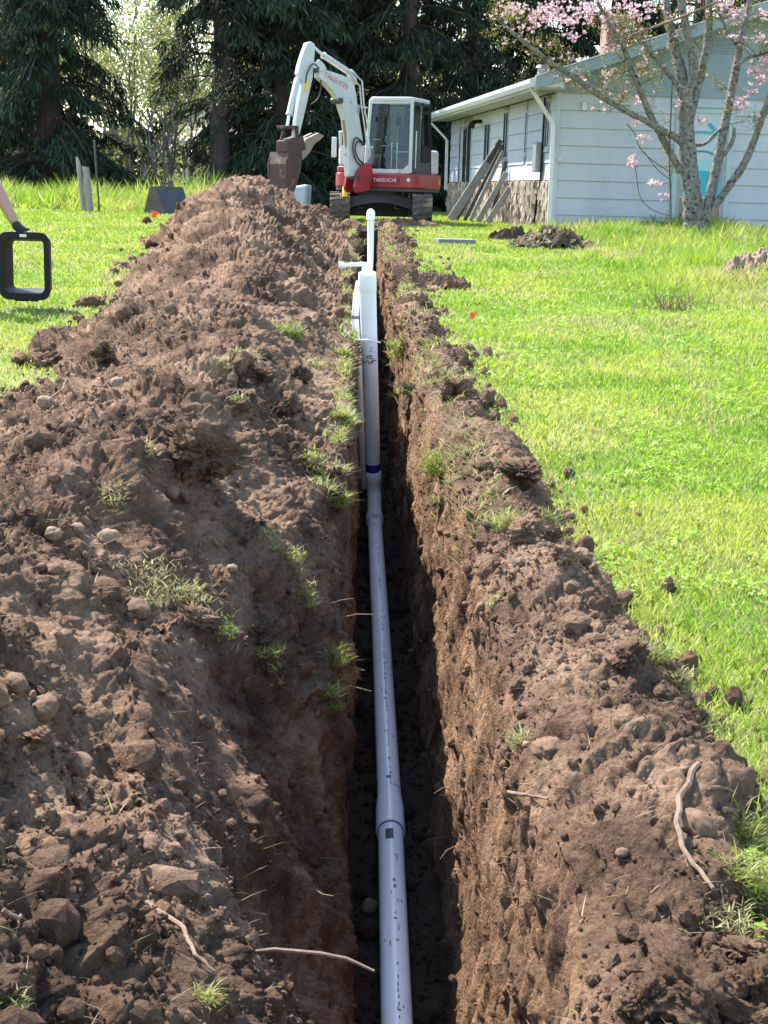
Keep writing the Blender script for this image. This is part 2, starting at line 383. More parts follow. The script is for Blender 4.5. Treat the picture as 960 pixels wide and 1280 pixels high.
# lawn sheet
def sheet(x0, x1, y0, y1, nx, ny):
    xs = np.linspace(x0, x1, nx); ys = np.linspace(y0, y1, ny); XX, YY = np.meshgrid(xs, ys)
    ZZ = G(YY) - .012
    V = np.stack([XX, YY, ZZ], -1).reshape(-1, 3); i = np.arange(ny - 1)[:, None] * nx + np.arange(nx - 1)[None, :]
    return V, np.stack([i, i + 1, i + nx + 1, i + nx], -1).reshape(-1, 4)
parts = [sheet(-150, -1.3, -30, 29.8, 40, 160), sheet(.62, 150, -30, 29.8, 40, 160), sheet(-400, 400, 29.8, 900, 60, 200), sheet(-1.3, .62, -30, -2.8, 4, 20)]
VV, FF, n = [], [], 0
for v, f in parts: VV.append(v); FF.append(f + n); n += len(v)
tag(fobj('lawn', np.vstack(VV), np.vstack(FF), M['turfbase']), kind='structure')

# ------------------------------------------------------------------ grass (uncountable)
def blades(P, L, Wd, lean, tint, seed=0, bend=.35):
    r = np.random.default_rng(seed); n = len(P)
    az = r.uniform(0, 2 * PI, n); fz = r.uniform(0, 2 * PI, n)
    d = np.stack([np.cos(az) * lean, np.sin(az) * lean, np.ones(n)], -1); d /= np.linalg.norm(d, axis=1, keepdims=True)
    u = np.stack([np.cos(fz), np.sin(fz), np.zeros(n)], -1)
    L = L[:, None]; Wd = Wd[:, None]
    mid = P + d * L * .55; b = np.stack([np.cos(az), np.sin(az), -.25 * np.ones(n)], -1) * bend
    d2 = d + b; d2 /= np.linalg.norm(d2, axis=1, keepdims=True); tip = mid + d2 * L * .5
    V = np.stack([P - u * Wd / 2, P + u * Wd / 2, mid + u * Wd * .42, mid - u * Wd * .42, tip], 1).reshape(-1, 3)
    i = np.arange(n)[:, None] * 5
    F = np.stack([i + [0, 1, 2], i + [0, 2, 3], i + [3, 2, 4]], 1).reshape(-1, 3)
    return V, F, np.repeat(tint, 5, 0)
def lawn_points(n, side, ymin, ymax, pw, r):
    out = []
    while len(out) < n:
        m = n * 3
        y = ymin * (ymax / ymin) ** (r.uniform(0, 1, m) ** pw)
        half = .285 * y + .8
        x = r.uniform(-1, 1, m) * half + .026 * y
        if side > 0: k = x > edgeR(y) + .05 * r.normal(size=m) + .10 * fbm(y * 1.1, y * 0 + 9, 4, 51) - .06
        else: k = x < edgeL(y) + .06 * r.normal(size=m) + .16 * fbm(y * .9, y * 0 + 3, 3, 4) + .02
        k |= y > 29.3
        k &= ~((x > 3.5) & (y > 29.1 + (x - 4) * .1))           # under the house
        out += list(np.stack([x[k], y[k]], -1))
    return np.array(out[:n])
def lawn_tint(x, y, r, n):
    base = np.array([.30, .44, .055]); yel = np.array([.47, .53, .10]); deep = np.array([.20, .38, .04]); straw = np.array([.50, .47, .20])
    a = np.clip(.5 + 1.3 * fbm(x * .55, y * .45, 3, 101), 0, 1)[:, None]; b = np.clip(.25 + 1.6 * fbm(x * .9 + 40, y * .8, 3, 103), 0, 1)[:, None]
    c = base * (1 - a) + yel * a; c = c * (1 - b * .75) + deep * b * .75
    st = np.clip(1.3 * fbm(x * 1.0 + 90, y * .5, 3, 105) - .15, 0, 1)[:, None]
    near = np.exp(-np.maximum(np.minimum(np.abs(x - edgeR(y)), np.abs(x - edgeL(y))), 0) / .22)[:, None]
    pick = (r.uniform(0, 1, n)[:, None] < .17 + st * .65 + near * .45)
    c = np.where(pick, straw * r.uniform(.8, 1.15, (n, 1)), c)
    return c * r.uniform(.72, 1.25, (n, 1))
def lawn_obj(name, n, side, ymin, ymax, pw, seed, label):
    r = np.random.default_rng(seed); p = lawn_points(n, side, ymin, ymax, pw, r); x, y = p[:, 0], p[:, 1]
    hp = np.clip(.5 + fbm(x * .8, y * .8, 3, 111), .15, 1.2)
    L = (.026 + .026 * hp) * r.uniform(.6, 1.4, n) * (1 + y * .012)
    if side > 0:   # uncut taller grass round the flowering tree
        k = np.clip(1 - ((x - 6.3) / 3.2) ** 2, 0, 1) * np.clip((y - 14.5) / 2, 0, 1) * (y < 30); k = k * (x > 2.6 + .5 * noise2(y, y * 0, 5))
        L = L * (1 + 5.0 * k)
    else:          # long grass along the trees
        k = np.clip((y - 33.6) / 1.2, 0, 1) * (x < -2.5); L = L * (1 + 7.5 * k)
        L = L * np.where((x > -4.6) & (x < -3.4) & (y > 35), 1.3, 1)
    Wd = .0028 + .00065 * y * r.uniform(.7, 1.3, n)
    Pp = np.stack([x, y, G(y) - .012], -1)
    V, F, T = blades(Pp, L, Wd, r.uniform(.1, .9, n), lawn_tint(x, y, r, n), seed)
    return tag(fobj(name, V, F, M['grass'], tint=T), label, 'grass', kind='stuff')
lawn_obj('lawn_grass', 185000, 1, 1.8, 31, .66, 5, 'sunlit yellow-green lawn grass right of the trench')
lawn_obj('lawn_grass', 80000, -1, 8.2, 44, .8, 6, 'sunlit lawn grass left of the spoil heap')
# clover leaves in patches on the near lawn
r = np.random.default_rng(77); p = lawn_points(15000, 1, 1.8, 14, .7, r); k = fbm(p[:, 0] * 1.3 + 5, p[:, 1] * .9, 3, 121) > .08; p = p[k]; n = len(p)
c0 = np.stack([p[:, 0], p[:, 1], G(p[:, 1]) + r.uniform(.015, .05, n)], -1); sz = r.uniform(.008, .015, n) * (1 + .03 * p[:, 1]); az = r.uniform(0, 2 * PI, n)
Vs, Ts = [], []
tc_ = np.array([.26, .43, .045]) * r.uniform(.7, 1.35, (n, 1)) + np.array([.05, .03, 0]) * r.uniform(0, 1, (n, 1))
tx, ty = r.normal(0, .35, n), r.normal(0, .35, n)
for j in range(3):
    an = az + j * 2.094; d = np.stack([np.cos(an), np.sin(an), np.cos(an) * tx + np.sin(an) * ty], -1); e = np.stack([-np.sin(an), np.cos(an), -np.sin(an) * tx + np.cos(an) * ty], -1)
    q = sz[:, None]
    Vs.append(np.stack([c0, c0 + d * q * .75 + e * q * .5, c0 + d * q * 1.15, c0 + d * q * .75 - e * q * .5], 1).reshape(-1, 3)); Ts.append(np.repeat(tc_, 4, 0))
V = np.vstack(Vs)
tag(fobj('clover', V, np.arange(len(V)).reshape(-1, 4), M['grass'], tint=np.vstack(Ts)), 'patches of green clover leaves in the lawn right of the trench', 'clover', kind='stuff')

# ------------------------------------------------------------------ clods, crumbs and stones
def ico(sub):
    bm = bmesh.new(); bmesh.ops.create_icosphere(bm, subdivisions=sub, radius=1); v = np.array([q.co for q in bm.verts]); f = np.array([[q.index for q in k.verts] for k in bm.faces]); bm.free(); return v, f
def n3(v, f, sd):
    return noise2(v[:, 0] * f + sd, v[:, 1] * f + 3.1, sd) + noise2(v[:, 1] * f + sd, v[:, 2] * f + 7.7, sd + 1) + noise2(v[:, 2] * f - sd, v[:, 0] * f + 1.3, sd + 2)
def lump_mesh(sub, seed, rough=.35, squash=(1, 1, .75)):
    v, f = ico(sub); r = np.random.default_rng(seed); d = np.zeros(len(v))
    for k in range(9):                       # broken facets
        a = r.normal(size=3); a /= np.linalg.norm(a); c = r.uniform(.5, .85); q = v @ a
        d -= rough * 1.6 * np.maximum(0, q - c)
    d += rough * .45 * n3(v, 1.4, seed)
    if sub > 1: d += rough * .30 * n3(v, 3.1, seed + 3)
    if sub > 2: d += rough * (.20 * n3(v, 6.5, seed + 6) - .12 * np.abs(n3(v, 9, seed + 12)))
    if sub > 3: d += rough * .24 * n3(v, 13, seed + 9)
    if sub > 4: d += rough * (.17 * n3(v, 27, seed + 15) - .16 * np.abs(n3(v, 19, seed + 18)))
    return v * (1 + d)[:, None] * np.array(squash), f
def rotm(r, n):
    q = r.normal(size=(n, 4)); q /= np.linalg.norm(q, axis=1, keepdims=True); w, x, y, z = q.T
    return np.stack([np.stack([1 - 2 * (y * y + z * z), 2 * (x * y - z * w), 2 * (x * z + y * w)], -1), np.stack([2 * (x * y + z * w), 1 - 2 * (x * x + z * z), 2 * (y * z - x * w)], -1), np.stack([2 * (x * z - y * w), 2 * (y * z + x * w), 1 - 2 * (x * x + y * y)], -1)], 1)
def gn_tree(name, mat, amp, squash):
    ng = bpy.data.node_groups.new(name, 'GeometryNodeTree'); ng.interface.new_socket('Geometry', in_out='INPUT', socket_type='NodeSocketGeometry'); ng.interface.new_socket('Geometry', in_out='OUTPUT', socket_type='NodeSocketGeometry')
    N = ng.nodes; L = ng.links; gi = N.new('NodeGroupInput'); go = N.new('NodeGroupOutput'); ip = N.new('GeometryNodeInstanceOnPoints'); j = N.new('GeometryNodeGeometryToInstance')
    for k in range(4):
        ic = N.new('GeometryNodeMeshIcoSphere'); ic.inputs['Radius'].default_value = 1; ic.inputs['Subdivisions'].default_value = 2
        tx = N.new('ShaderNodeTexNoise'); tx.noise_dimensions = '4D'; tx.inputs['Scale'].default_value = 1.3; tx.inputs['Detail'].default_value = 3; tx.inputs['W'].default_value = 3.7 * k; tx.inputs['Roughness'].default_value = .7
        sb = N.new('ShaderNodeVectorMath'); sb.operation = 'SUBTRACT'; sb.inputs[1].default_value = (.5, .5, .5); L.new(tx.outputs['Color'], sb.inputs[0])
        sc = N.new('ShaderNodeVectorMath'); sc.operation = 'MULTIPLY'; sc.inputs[1].default_value = (amp,) * 3; L.new(sb.outputs[0], sc.inputs[0])
        sp_ = N.new('GeometryNodeSetPosition'); L.new(ic.outputs['Mesh'], sp_.inputs['Geometry']); L.new(sc.outputs[0], sp_.inputs['Offset'])
        sm = N.new('GeometryNodeSetMaterial'); sm.inputs['Material'].default_value = mat; L.new(sp_.outputs[0], sm.inputs['Geometry']); L.new(sm.outputs[0], j.inputs[0])
    L.new(gi.outputs[0], ip.inputs['Points']); L.new(j.outputs[0], ip.inputs['Instance']); ip.inputs['Pick Instance'].default_value = True
    for at_, sk_ in (('rot', 'Rotation'), ('scl', 'Scale')):
        na = N.new('GeometryNodeInputNamedAttribute'); na.data_type = 'FLOAT_VECTOR'; na.inputs['Name'].default_value = at_; L.new(na.outputs['Attribute'], ip.inputs[sk_])
    L.new(ip.outputs[0], go.inputs[0]); return ng
def scatter(name, n, cols, size, squash, mat, label, cat, seed, sink=.25, yr=(1.6, 29), tail=3.0, dens=None, amp=1.1):
    r = np.random.default_rng(seed)
    y = yr[0] * (yr[1] / yr[0]) ** (r.uniform(0, 1, n) ** .8); ri = np.searchsorted(rows, y).clip(1, NR - 2)
    ci = r.integers(cols[0], cols[1], n)
    k = dens(P[ri, ci]) > r.uniform(0, 1, n) if dens else np.ones(n, bool); ri, ci = ri[k], ci[k]; n = len(ri)
    C0 = P[ri, ci]; N0 = SN[ri, ci]; sc = size * np.minimum(r.pareto(tail, n) + .5, 5.0) * (1 + .02 * C0[:, 1])
    C0 = C0 + N0 * (sc * (.5 - sink))[:, None] + r.normal(0, .004, (n, 3))
    me = bpy.data.meshes.new(name); me.vertices.add(n); me.vertices.foreach_set('co', C0.astype(np.float32).ravel())
    a = me.attributes.new('rot', 'FLOAT_VECTOR', 'POINT'); a.data.foreach_set('vector', r.uniform(0, 6.28, (n, 3)).astype(np.float32).ravel())
    a = me.attributes.new('scl', 'FLOAT_VECTOR', 'POINT'); a.data.foreach_set('vector', (sc[:, None] * np.array(squash) * r.uniform(.75, 1.25, (n, 3))).astype(np.float32).ravel())
    me.materials.append(mat); o = bpy.data.objects.new(name, me); link(o); md = o.modifiers.new('scatter', 'NODES'); md.node_group = gn_tree(name + '_nodes', mat, amp, squash)
    return tag(o, label, cat, kind='stuff')
def dn(p): return np.clip(.45 + 1.5 * fbm(p[:, 0] * 1.1, p[:, 1] * 1.1, 3, 131), .12, 1)
sq_ = (1, .82, .7)
scatter('soil_crumbs', 95000, (8, iH + 20), .0042, sq_, M['soil'], 'fine crumbs of brown soil over the spoil heap', 'soil crumbs', 201, dens=dn)
scatter('soil_crumbs', 40000, (iR - 6, NCc - 30), .0042, sq_, M['soil'], 'fine crumbs of brown soil over the right berm', 'soil crumbs', 202, dens=dn)
scatter('soil_lumps', 2200, (10, iH), .012, sq_, M['soil'], 'small lumps of brown soil over the spoil heap', 'soil lumps', 203, sink=.3, tail=2.4, dens=dn)
scatter('soil_lumps', 1000, (iR, NCc - 30), .011, sq_, M['soil'], 'small lumps of brown soil over the right berm', 'soil lumps', 204, sink=.3, tail=2.4, dens=dn)
scatter('gravel', 500, (10, iH), .008, (1, .8, .62), M['stone'], 'small rounded pebbles scattered over the spoil heap', 'pebbles', 205, tail=3, amp=.35)
scatter('floor_crumbs', 2500, (iW + 2, iFl - 2), .010, sq_, M['floorsoil'], 'dark crumbs along the trench floor beside the pipe', 'soil crumbs', 206, yr=(4, 20))
scatter('bank_crumbs', 14000, (iH, iH + nLs + 10), .0042, sq_, M['soil'], 'crumbs of brown soil down the shaded left bank of the trench', 'soil crumbs', 208, yr=(2, 20))
scatter('wall_crumbs', 6000, (iFl + 3, iR), .0042, sq_, M['wallsoil'], 'crumbs of soil clinging to the right trench wall', 'soil crumbs', 207, yr=(3, 20))

def spill(side, n, seed, label):
    r = np.random.default_rng(seed); y = 1.9 * (27 / 1.9) ** r.uniform(0, 1, n); dist = np.minimum(r.exponential(.11, n), .6)
    if side > 0: x = edgeR(y) + .10 * fbm(y * 1.1, y * 0 + 9, 4, 51) - .03 + dist
    else: x = edgeL(y) + .16 * fbm(y * .9, y * 0 + 3, 3, 4) + .03 - dist
    sc = .007 * np.minimum(r.pareto(2.2, n) + .5, 6) * (1 + .03 * y); C0 = np.stack([x, y, G(y) + sc * .4], -1)
    me = bpy.data.meshes.new('spilled_soil'); me.vertices.add(n); me.vertices.foreach_set('co', C0.astype(np.float32).ravel())
    a = me.attributes.new('rot', 'FLOAT_VECTOR', 'POINT'); a.data.foreach_set('vector', r.uniform(0, 6.28, (n, 3)).astype(np.float32).ravel())
    a = me.attributes.new('scl', 'FLOAT_VECTOR', 'POINT'); a.data.foreach_set('vector', (sc[:, None] * np.array(sq_) * r.uniform(.75, 1.25, (n, 3))).astype(np.float32).ravel())
    me.materials.append(M['soil']); o = bpy.data.objects.new('spilled_soil', me); link(o); md = o.modifiers.new('scatter', 'NODES'); md.node_group = gn_tree('spill_nodes', M['soil'], 1.1, sq_)
    return tag(o, label, 'soil crumbs', kind='stuff')
spill(1, 2600, 401, 'crumbs of soil spilled into the lawn right of the berm'); spill(-1, 1500, 402, 'crumbs of soil spilled into the lawn left of the heap')

lump_hi = [fdata('clod_mesh', *lump_mesh(5, 300 + q, .42, (1, .85, .8)), smooth=False) for q in range(6)]
stone_hi = [fdata('cobble_mesh', *lump_mesh(4, 330 + q, .16, (1, .82, .68)), smooth=True) for q in range(4)]
for m_ in lump_hi: m_.materials.append(M['soil'])
for m_ in stone_hi: m_.materials.append(M['stone'])
pale_hi = [m_.copy() for m_ in stone_hi]
for m_ in pale_hi: m_.materials[0] = M['paleStone']
def rock(name, mesh, pos, size, label, cat, group=None, rot=None, r=np.random.default_rng(8)):
    o = bpy.data.objects.new(name, mesh); o.location = Vector(pos); o.scale = size if hasattr(size, '__len__') else (size,) * 3
    o.rotation_euler = rot if rot is not None else (r.uniform(-.4, .4), r.uniform(-.4, .4), r.uniform(0, 6.28)); link(o); return tag(o, label, cat, group)
def sz_at(p, px): return px / FPX * np.linalg.norm(p - EYE)
# cobbles on the heap: (x, y, width px, label or None)
cob = [(70, 670, 27, 'round tan cobble, leftmost of the row of cobbles on the heap'), (99, 660, 22, 'tan cobble between two others in the row on the heap'), (135, 672, 30, 'oval tan cobble, rightmost of the row of cobbles on the heap'),
       (68, 709, 27, 'grey-brown cobble just below the row of cobbles on the heap'), (50, 706, 16, 'small cobble left of the grey-brown one below the row'), (57, 502, 26, 'pale cobble high on the left flank of the heap near a twig'),
       (172, 762, 42, 'brown cobble half buried under dry grass on the heap'), (52, 882, 46, 'large brown cobble at the left picture edge on the near heap'), (18, 856, 34, 'brown cobble at the left picture edge above the large one'),
       (290, 712, 16, 'small pale upright stone on the heap below the big clod'), (146, 474, 20, 'flat pale stone on the upper heap'), (215, 618, 22, 'grey stone at the foot of the big dark clod'),
       (188, 1058, 30, 'long brown stone stuck in the shaded bank'), (461, 1134, 28, 'grey stone lying on the trench floor against the pipe'), (870, 1036, 54, 'large brown rock caught by a root on the right berm'),
       (686, 942, 50, 'smooth rounded brown rock half sunk in the right berm'), (786, 985, 14, 'small stone on the right berm near the root'), (657, 928, 13, 'small pale stone at the upper end of the sunken berm rock'), (782, 1070, 20, 'grey stone below the large rock on the right berm')]
for k, (x, y, w, lb) in enumerate(cob):
    p, nn_ = surf(x, y); sc = sz_at(p, w) / 2
    rock('cobble', (pale_hi if k in (0, 1, 2, 5, 9, 10, 17) else stone_hi)[k % 4], p + nn_ * sc * (.45 if k in (14, 15) else .2), sc, lb, 'stone', 'cobbles dug out of the trench')
clods = [(262, 578, 116, 'big dark clod with a shaded face on the middle of the heap', (1, .9, .85)), (870, 1228, 150, 'large broken clod at the lower right corner by the grass', (1.1, .8, .7)),
         (945, 1225, 90, 'broken clod at the right picture edge in the lower corner', (1, .9, .9)), (652, 585, 62, 'dark clod with a turf top beside the lawn edge on the right berm', (1.2, .9, .7)),
         (570, 478, 46, 'turf clod overhanging the lawn on the far right berm', (1.2, .9, .8)), (660, 655, 56, 'clod with green weeds growing over its side on the right berm', (1.1, .9, .8)),
         (790, 810, 60, 'rounded clod with dry roots beside the lawn edge on the right berm', (1.1, .9, .6)), (360, 500, 40, 'dark clod on the crest of the heap below the green weed', (1.2, 1, .8)),
         (378, 462, 36, 'clod near the left rim of the trench below the green weed', (1.1, .9, .8)), (330, 462, 36, 'crumbly clod above the dark clod on the heap crest', (1, .9, .8)), (240, 545, 60, 'low brown clod above the big dark clod on the heap', (1.3, .9, .6)),
         (250, 770, 50, 'round crumbly clod beside dry grass on the near heap', (1.2, 1, .8)), (330, 780, 52, 'dark hollowed clod above the near trench bank', (1.2, 1, .7)), (130, 440, 40, 'clod on the lawn side of the heap', (1.2, 1, .8)),
         (60, 452, 34, 'dark clod in a clump at the left lawn edge', (1.2, .9, .9)), (110, 378, 40, 'dark clod at the heap edge beside the black frame shadow', (1.2, .9, .9)), (690, 660, 34, 'small dark clod at the lawn edge', (1, .9, .9)), (700, 690, 40, 'dark clod lying in the grass of the right lawn edge', (1, .8, .8)),
         (930, 1180, 60, 'flat clod under pale turf at the right edge', (1.3, .9, .5)), (810, 1240, 70, 'crumbly clod left of the large broken clod', (1, .9, .8)), (45, 915, 40, 'crumbly clod on the near heap at left', (1.2, .9, .7))]
for k, (x, y, w, lb, sq) in enumerate(clods):
    p, nn_ = surf(x, y + w * .25); sc = sz_at(p, w) / 2
    rock('soil_clod', lump_hi[k % 6], p + np.array([0, 0, sc * (.75 if k == 0 else .35)]), [sc * q for q in sq], lb, 'clod', 'large soil clods')
for (x, y, w, lb) in [(27, 457, 24, 'single dark clod lying on the left lawn'), (183, 280, 14, 'small dark clod on the far left lawn by the orange flag'), (190, 312, 20, 'dark clod on the left lawn beside the heap'), (98, 402, 16, 'small clod in the shadow of the black frame')]:
    p = ground(x, y); sc = sz_at(p, w) / 2; rock('soil_clod', lump_hi[3], p + np.array([0, 0, sc * .4]), (sc, sc, sc * .9), lb, 'clod', 'clods fallen on the lawn')

# ------------------------------------------------------------------ sewer pipe with printed marks
R4 = .057
pipe = empty('sewer_pipe', (PX, 6, float(pipe_z(6))), 'long grey-white plastic sewer pipe lying along the trench floor', 'pipe')
def pp(y): return (float(np.interp(y, [1, 4.5, 6.2, 8.5, 10.4, 12], [.190, .214, .226, .224, .217, .216])), y, float(pipe_z(y)))
MB().tube([pp(y) for y in np.linspace(1.2, 5.98, 16)], R4, 32).build('pipe_length', M['pvc'], pipe, smooth=True)
MB().tube([pp(y) for y in np.linspace(5.9, 11.25, 16)], R4, 32).build('pipe_length', M['pvc'], pipe, smooth=True)
MB().tube([pp(5.90), pp(5.905), pp(6.10), pp(6.20), pp(6.24)], [R4 + .004, R4 + .0095, R4 + .0095, R4 + .004, R4 + .001], 32).build('bell_socket', M['pvc'], pipe, smooth=True)
MB().tube([pp(11.02), pp(11.025), pp(11.16), pp(11.3)], [R4 + .004, R4 + .011, R4 + .011, R4 + .004], 32).build('bell_socket', M['pvc'], pipe, smooth=True)
MB().tube([pp(5.893), pp(5.9)], [R4 + .0015, R4 + .0045], 32, caps=False).build('socket_ring', M['blue'], pipe)
MB().tube([pp(11.008), pp(11.018)], [R4 + .0015, R4 + .005], 32, caps=False).build('socket_ring', M['ink'], pipe)
def mark(name, y0, y1, a0, a1, mat, rad=R4 + .0012, segs=5):
    """a thin printed patch on the pipe skin, a0..a1 in degrees from the crown (positive to the right)"""
    vs = []; ys = np.linspace(y0, y1, 3)
    for y in ys:
        c = pp(y)
        for q in np.linspace(a0, a1, segs):
            t_ = math.radians(q); vs.append((c[0] + math.sin(t_) * rad, y, c[2] + math.cos(t_) * rad))
    fs = [(i * segs + k, i * segs + k + 1, (i + 1) * segs + k + 1, (i + 1) * segs + k) for i in range(2) for k in range(segs - 1)]
    return MB().add(vs, fs)
rr = np.random.default_rng(3)
mb = MB(); y = 2.6
while y < 11.0:                                     # worn, unreadable line of print along the crown
    ln = rr.uniform(.008, .03)
    if abs(y - 5.95) > .3 and rr.uniform() < .88:
        a = rr.uniform(-1.5, 1.5) + 6; wd = rr.choice([2.5, 2.5, 5.5]); q = mark('m', y, y + ln, a - wd, a + wd, None, segs=3); mb.add(q.v, q.f)
    y += ln + rr.uniform(.006, .03) + (rr.uniform(.1, .35) if rr.uniform() < .1 else 0)
tag(mb.build('print_line', M['ink'], pipe), kind='stuff')
mudm = pmat('pipe_mud', (.50, .43, .37), (.40, .33, .27), 50, .95)
mb = MB()
for _ in range(110):
    y = 2.6 * (11 / 2.6) ** rr.uniform(0, 1); a = rr.normal(4, 30); wd = abs(rr.normal(0, 5)) + 1.2; ln = rr.uniform(.004, .022) * (2.2 if rr.uniform() < .15 else 1)
    if abs(y - 5.98) < .17: continue
    c = pp(y); vs = []; m_ = 7
    for k_ in range(m_):
        t_ = 2 * PI * k_ / m_; q_ = rr.uniform(.35, 1.0); an = math.radians(a + wd * q_ * math.cos(t_)); yy = y + ln * q_ * math.sin(t_); cc_ = pp(yy); vs.append((cc_[0] + math.sin(an) * (R4 + .0016), yy, cc_[2] + math.cos(an) * (R4 + .0016)))
    mb.add(vs, [tuple(range(m_))])
tag(mb.build('mud_specks', mudm, pipe), kind='stuff')
mark('label', 5.74, 5.83, -26, 10, M['black']).build('sticker', pmat('dark_sticker', (.03, .05, .05), (.06, .08, .08), 40, .5), pipe)
mark('green', 6.33, 6.36, -14, 10, None).build('green_mark', M['greenink'], pipe)
mb = MB(); q = mark('b', 6.27, 6.277, 18, 52, None); mb.add(q.v, q.f); mb.build('blue_line', M['blue'], pipe)
mark('x', 10.93, 10.96, -18, 22, None).build('black_mark', M['black'], pipe)

# standpipe with its cap, riser and side arm
SB = np.array([.218, 11.55, float(pipe_z(11.5))]); ST = at(459, 341, 11.15)
sp = empty('standpipe', SB, 'tall white plastic standpipe rising out of the trench with a thin capped riser', 'pipe')
def spt(k): return tuple(SB + (ST - SB) * k)
el = [pp(11.2), (SB[0], 11.38, SB[2] + .01), (SB[0], 11.5, SB[2] + .07)] + [spt(.07), spt(.10)]
MB().tube(el, R4 + .002, 28).build('elbow', M['pvc'], sp, smooth=True)
MB().tube([spt(.095), spt(.1), spt(.15), spt(.155)], [R4 + .003, R4 + .010, R4 + .010, R4 + .003], 28).build('coupling', M['pvc'], sp, smooth=True)
MB().tube([spt(.15), spt(.19)], [R4 + .0035] * 2, 28).build('blue_primer_band', M['blue'], sp, smooth=True)
MB().tube([spt(.1), spt(.5), spt(.93)], [R4 + .002, R4 + .006, R4 + .009], 32).build('riser_pipe', M['pvcwhite'], sp, smooth=True)
MB().tube([spt(.925), spt(.93), spt(.99), spt(1.0), spt(1.003)], [R4 + .010, R4 + .013, R4 + .013, R4 + .010, .02], 32).build('cap', M['pvcwhite'], sp, smooth=True)
a0, a1, a2 = at(456, 331, 11.2), at(463, 325, 11.25), at(463.5, 268, 11.2)
MB().tube([a0 - [0, 0, .06], a0, a0 + [0, 0, .02]], .022, 16).build('bushing', M['pvcwhite'], sp, smooth=True)
MB().tube([a1 - [0, 0, .10], a1, a2], [.02, .024, .026], 16).build('thin_riser', M['pvcwhite'], sp, smooth=True)
b0 = at(463.5, 275, 11.2); b1 = at(463.6, 263, 11.2)
MB().tube([b0, b0 + (b1 - b0) * .02, b0 + (b1 - b0) * .75, b1, b1 + [0, 0, .012]], [.026, .032, .032, .026, .008], 16).build('end_cap', M['pvcwhite'], sp, smooth=True)
c0, c1 = at(452, 330, 11.18), at(428, 332, 11.1)
MB().tube([c0, c1], [.017, .015], 14).build('side_arm', M['pvcwhite'], sp, smooth=True)
MB().tube([c1 + [.012, 0, 0], c1 - [.03, .0, -.005]], [.026, .026], 14).build('side_arm_fitting', M['pvcwhite'], sp, smooth=True)
MB().tube([at(449, 352, 11.4), at(445.5, 375, 11.42), at(444, 398, 11.45), at(449, 480, 11.6), at(455.5, 610, 11.85)], [.026, .028, .030, .031, .031], 16).build('vent_pipe', M['pvc'], sp, smooth=True)
MB().tube([at(444.3, 394, 11.445), at(444, 398, 11.447)], [.033, .033], 16).build('vent_joint', M['ink'], sp, smooth=True)
rust = pmat('mud_smear', (.30, .17, .10), (.2, .11, .07), 60, .9)
mb = MB()
for q_ in range(26):
    c = np.array(spt(.63 + abs(rr.normal(0, .022)))); a_ = rr.normal(.05, .4); vs = []; w_ = rr.uniform(.05, .22); h_ = rr.uniform(.003, .012)
    for t_ in np.linspace(a_ - w_, a_ + w_, 4):
        e_ = h_ * rr.uniform(.3, 1)
        for z_ in (-e_, e_): vs.append((c[0] + math.sin(t_) * (R4 + .0095), c[1] - math.cos(t_) * (R4 + .0095), c[2] + z_))
    mb.add(vs, [(2 * i, 2 * i + 2, 2 * i + 3, 2 * i + 1) for i in range(3)])
tag(mb.build('mud_smear', rust, sp), kind='stuff')
tie = MB().tube([at(431, 413, 11.1), at(438, 421, 11.1), at(449, 425, 11.15), at(460, 424.5, 11.05), at(475, 428, 11.2)], .006, 8).build('white_tie', M['pvcwhite'], sp, smooth=True)

# ------------------------------------------------------------------ roots, twigs and tufts
def root(ptspx, w, label, group, jit=.0, name='root', lift=.01, mat='dryroot'):
    pts_ = []
    for (x, y, dY) in ptspx:
        p, nn_ = surf(x, y); d = (p - EYE); d /= np.linalg.norm(d); pts_.append(p - d * dY + nn_ * lift)
    q = []
    for i in range(len(pts_) - 1):
        for k_ in range(4): q.append(pts_[i] + (pts_[i + 1] - pts_[i]) * k_ / 4 + rr.normal(0, w * .22, 3) * (k_ > 0))
    q.append(pts_[-1]); q = smooth_line(q, 2); n_ = len(q)
    return tag(MB().tube(q, [w * (1 - .55 * i / n_) for i in range(n_)], 7).build(name, M[mat], None, smooth=True), label, 'root', group)
p0, _ = surf(285, 1196); p1 = at(400, 1192, p0[1] - .05); p2 = at(468, 1214, p0[1] - .1)
pm = p0 + (p1 - p0) * .5 + np.array([0, 0, .012])
tag(MB().tube([p0 - [.1, 0, .02], p0, pm, p1, p1 + (p2 - p1) * .5 + np.array([0, 0, .008]), p2], [.0055, .0055, .005, .005, .0045, .003], 8).build('root', M['dryroot'], None, smooth=True), 'long pale root reaching from the near left bank across the trench', 'root')
def stub(x, y, dx, dy, w, label, group='thin roots poking from the trench sides'):
    p, _ = surf(x, y); e = at(x + dx, y + dy, p[1] - .08); m_ = p + (e - p) * .5 + rr.normal(0, .008, 3)
    return tag(MB().tube([p, m_, e], [w, w * .8, w * .5], 6).build('root', M['dryroot'], None, smooth=True), label, 'root', group)
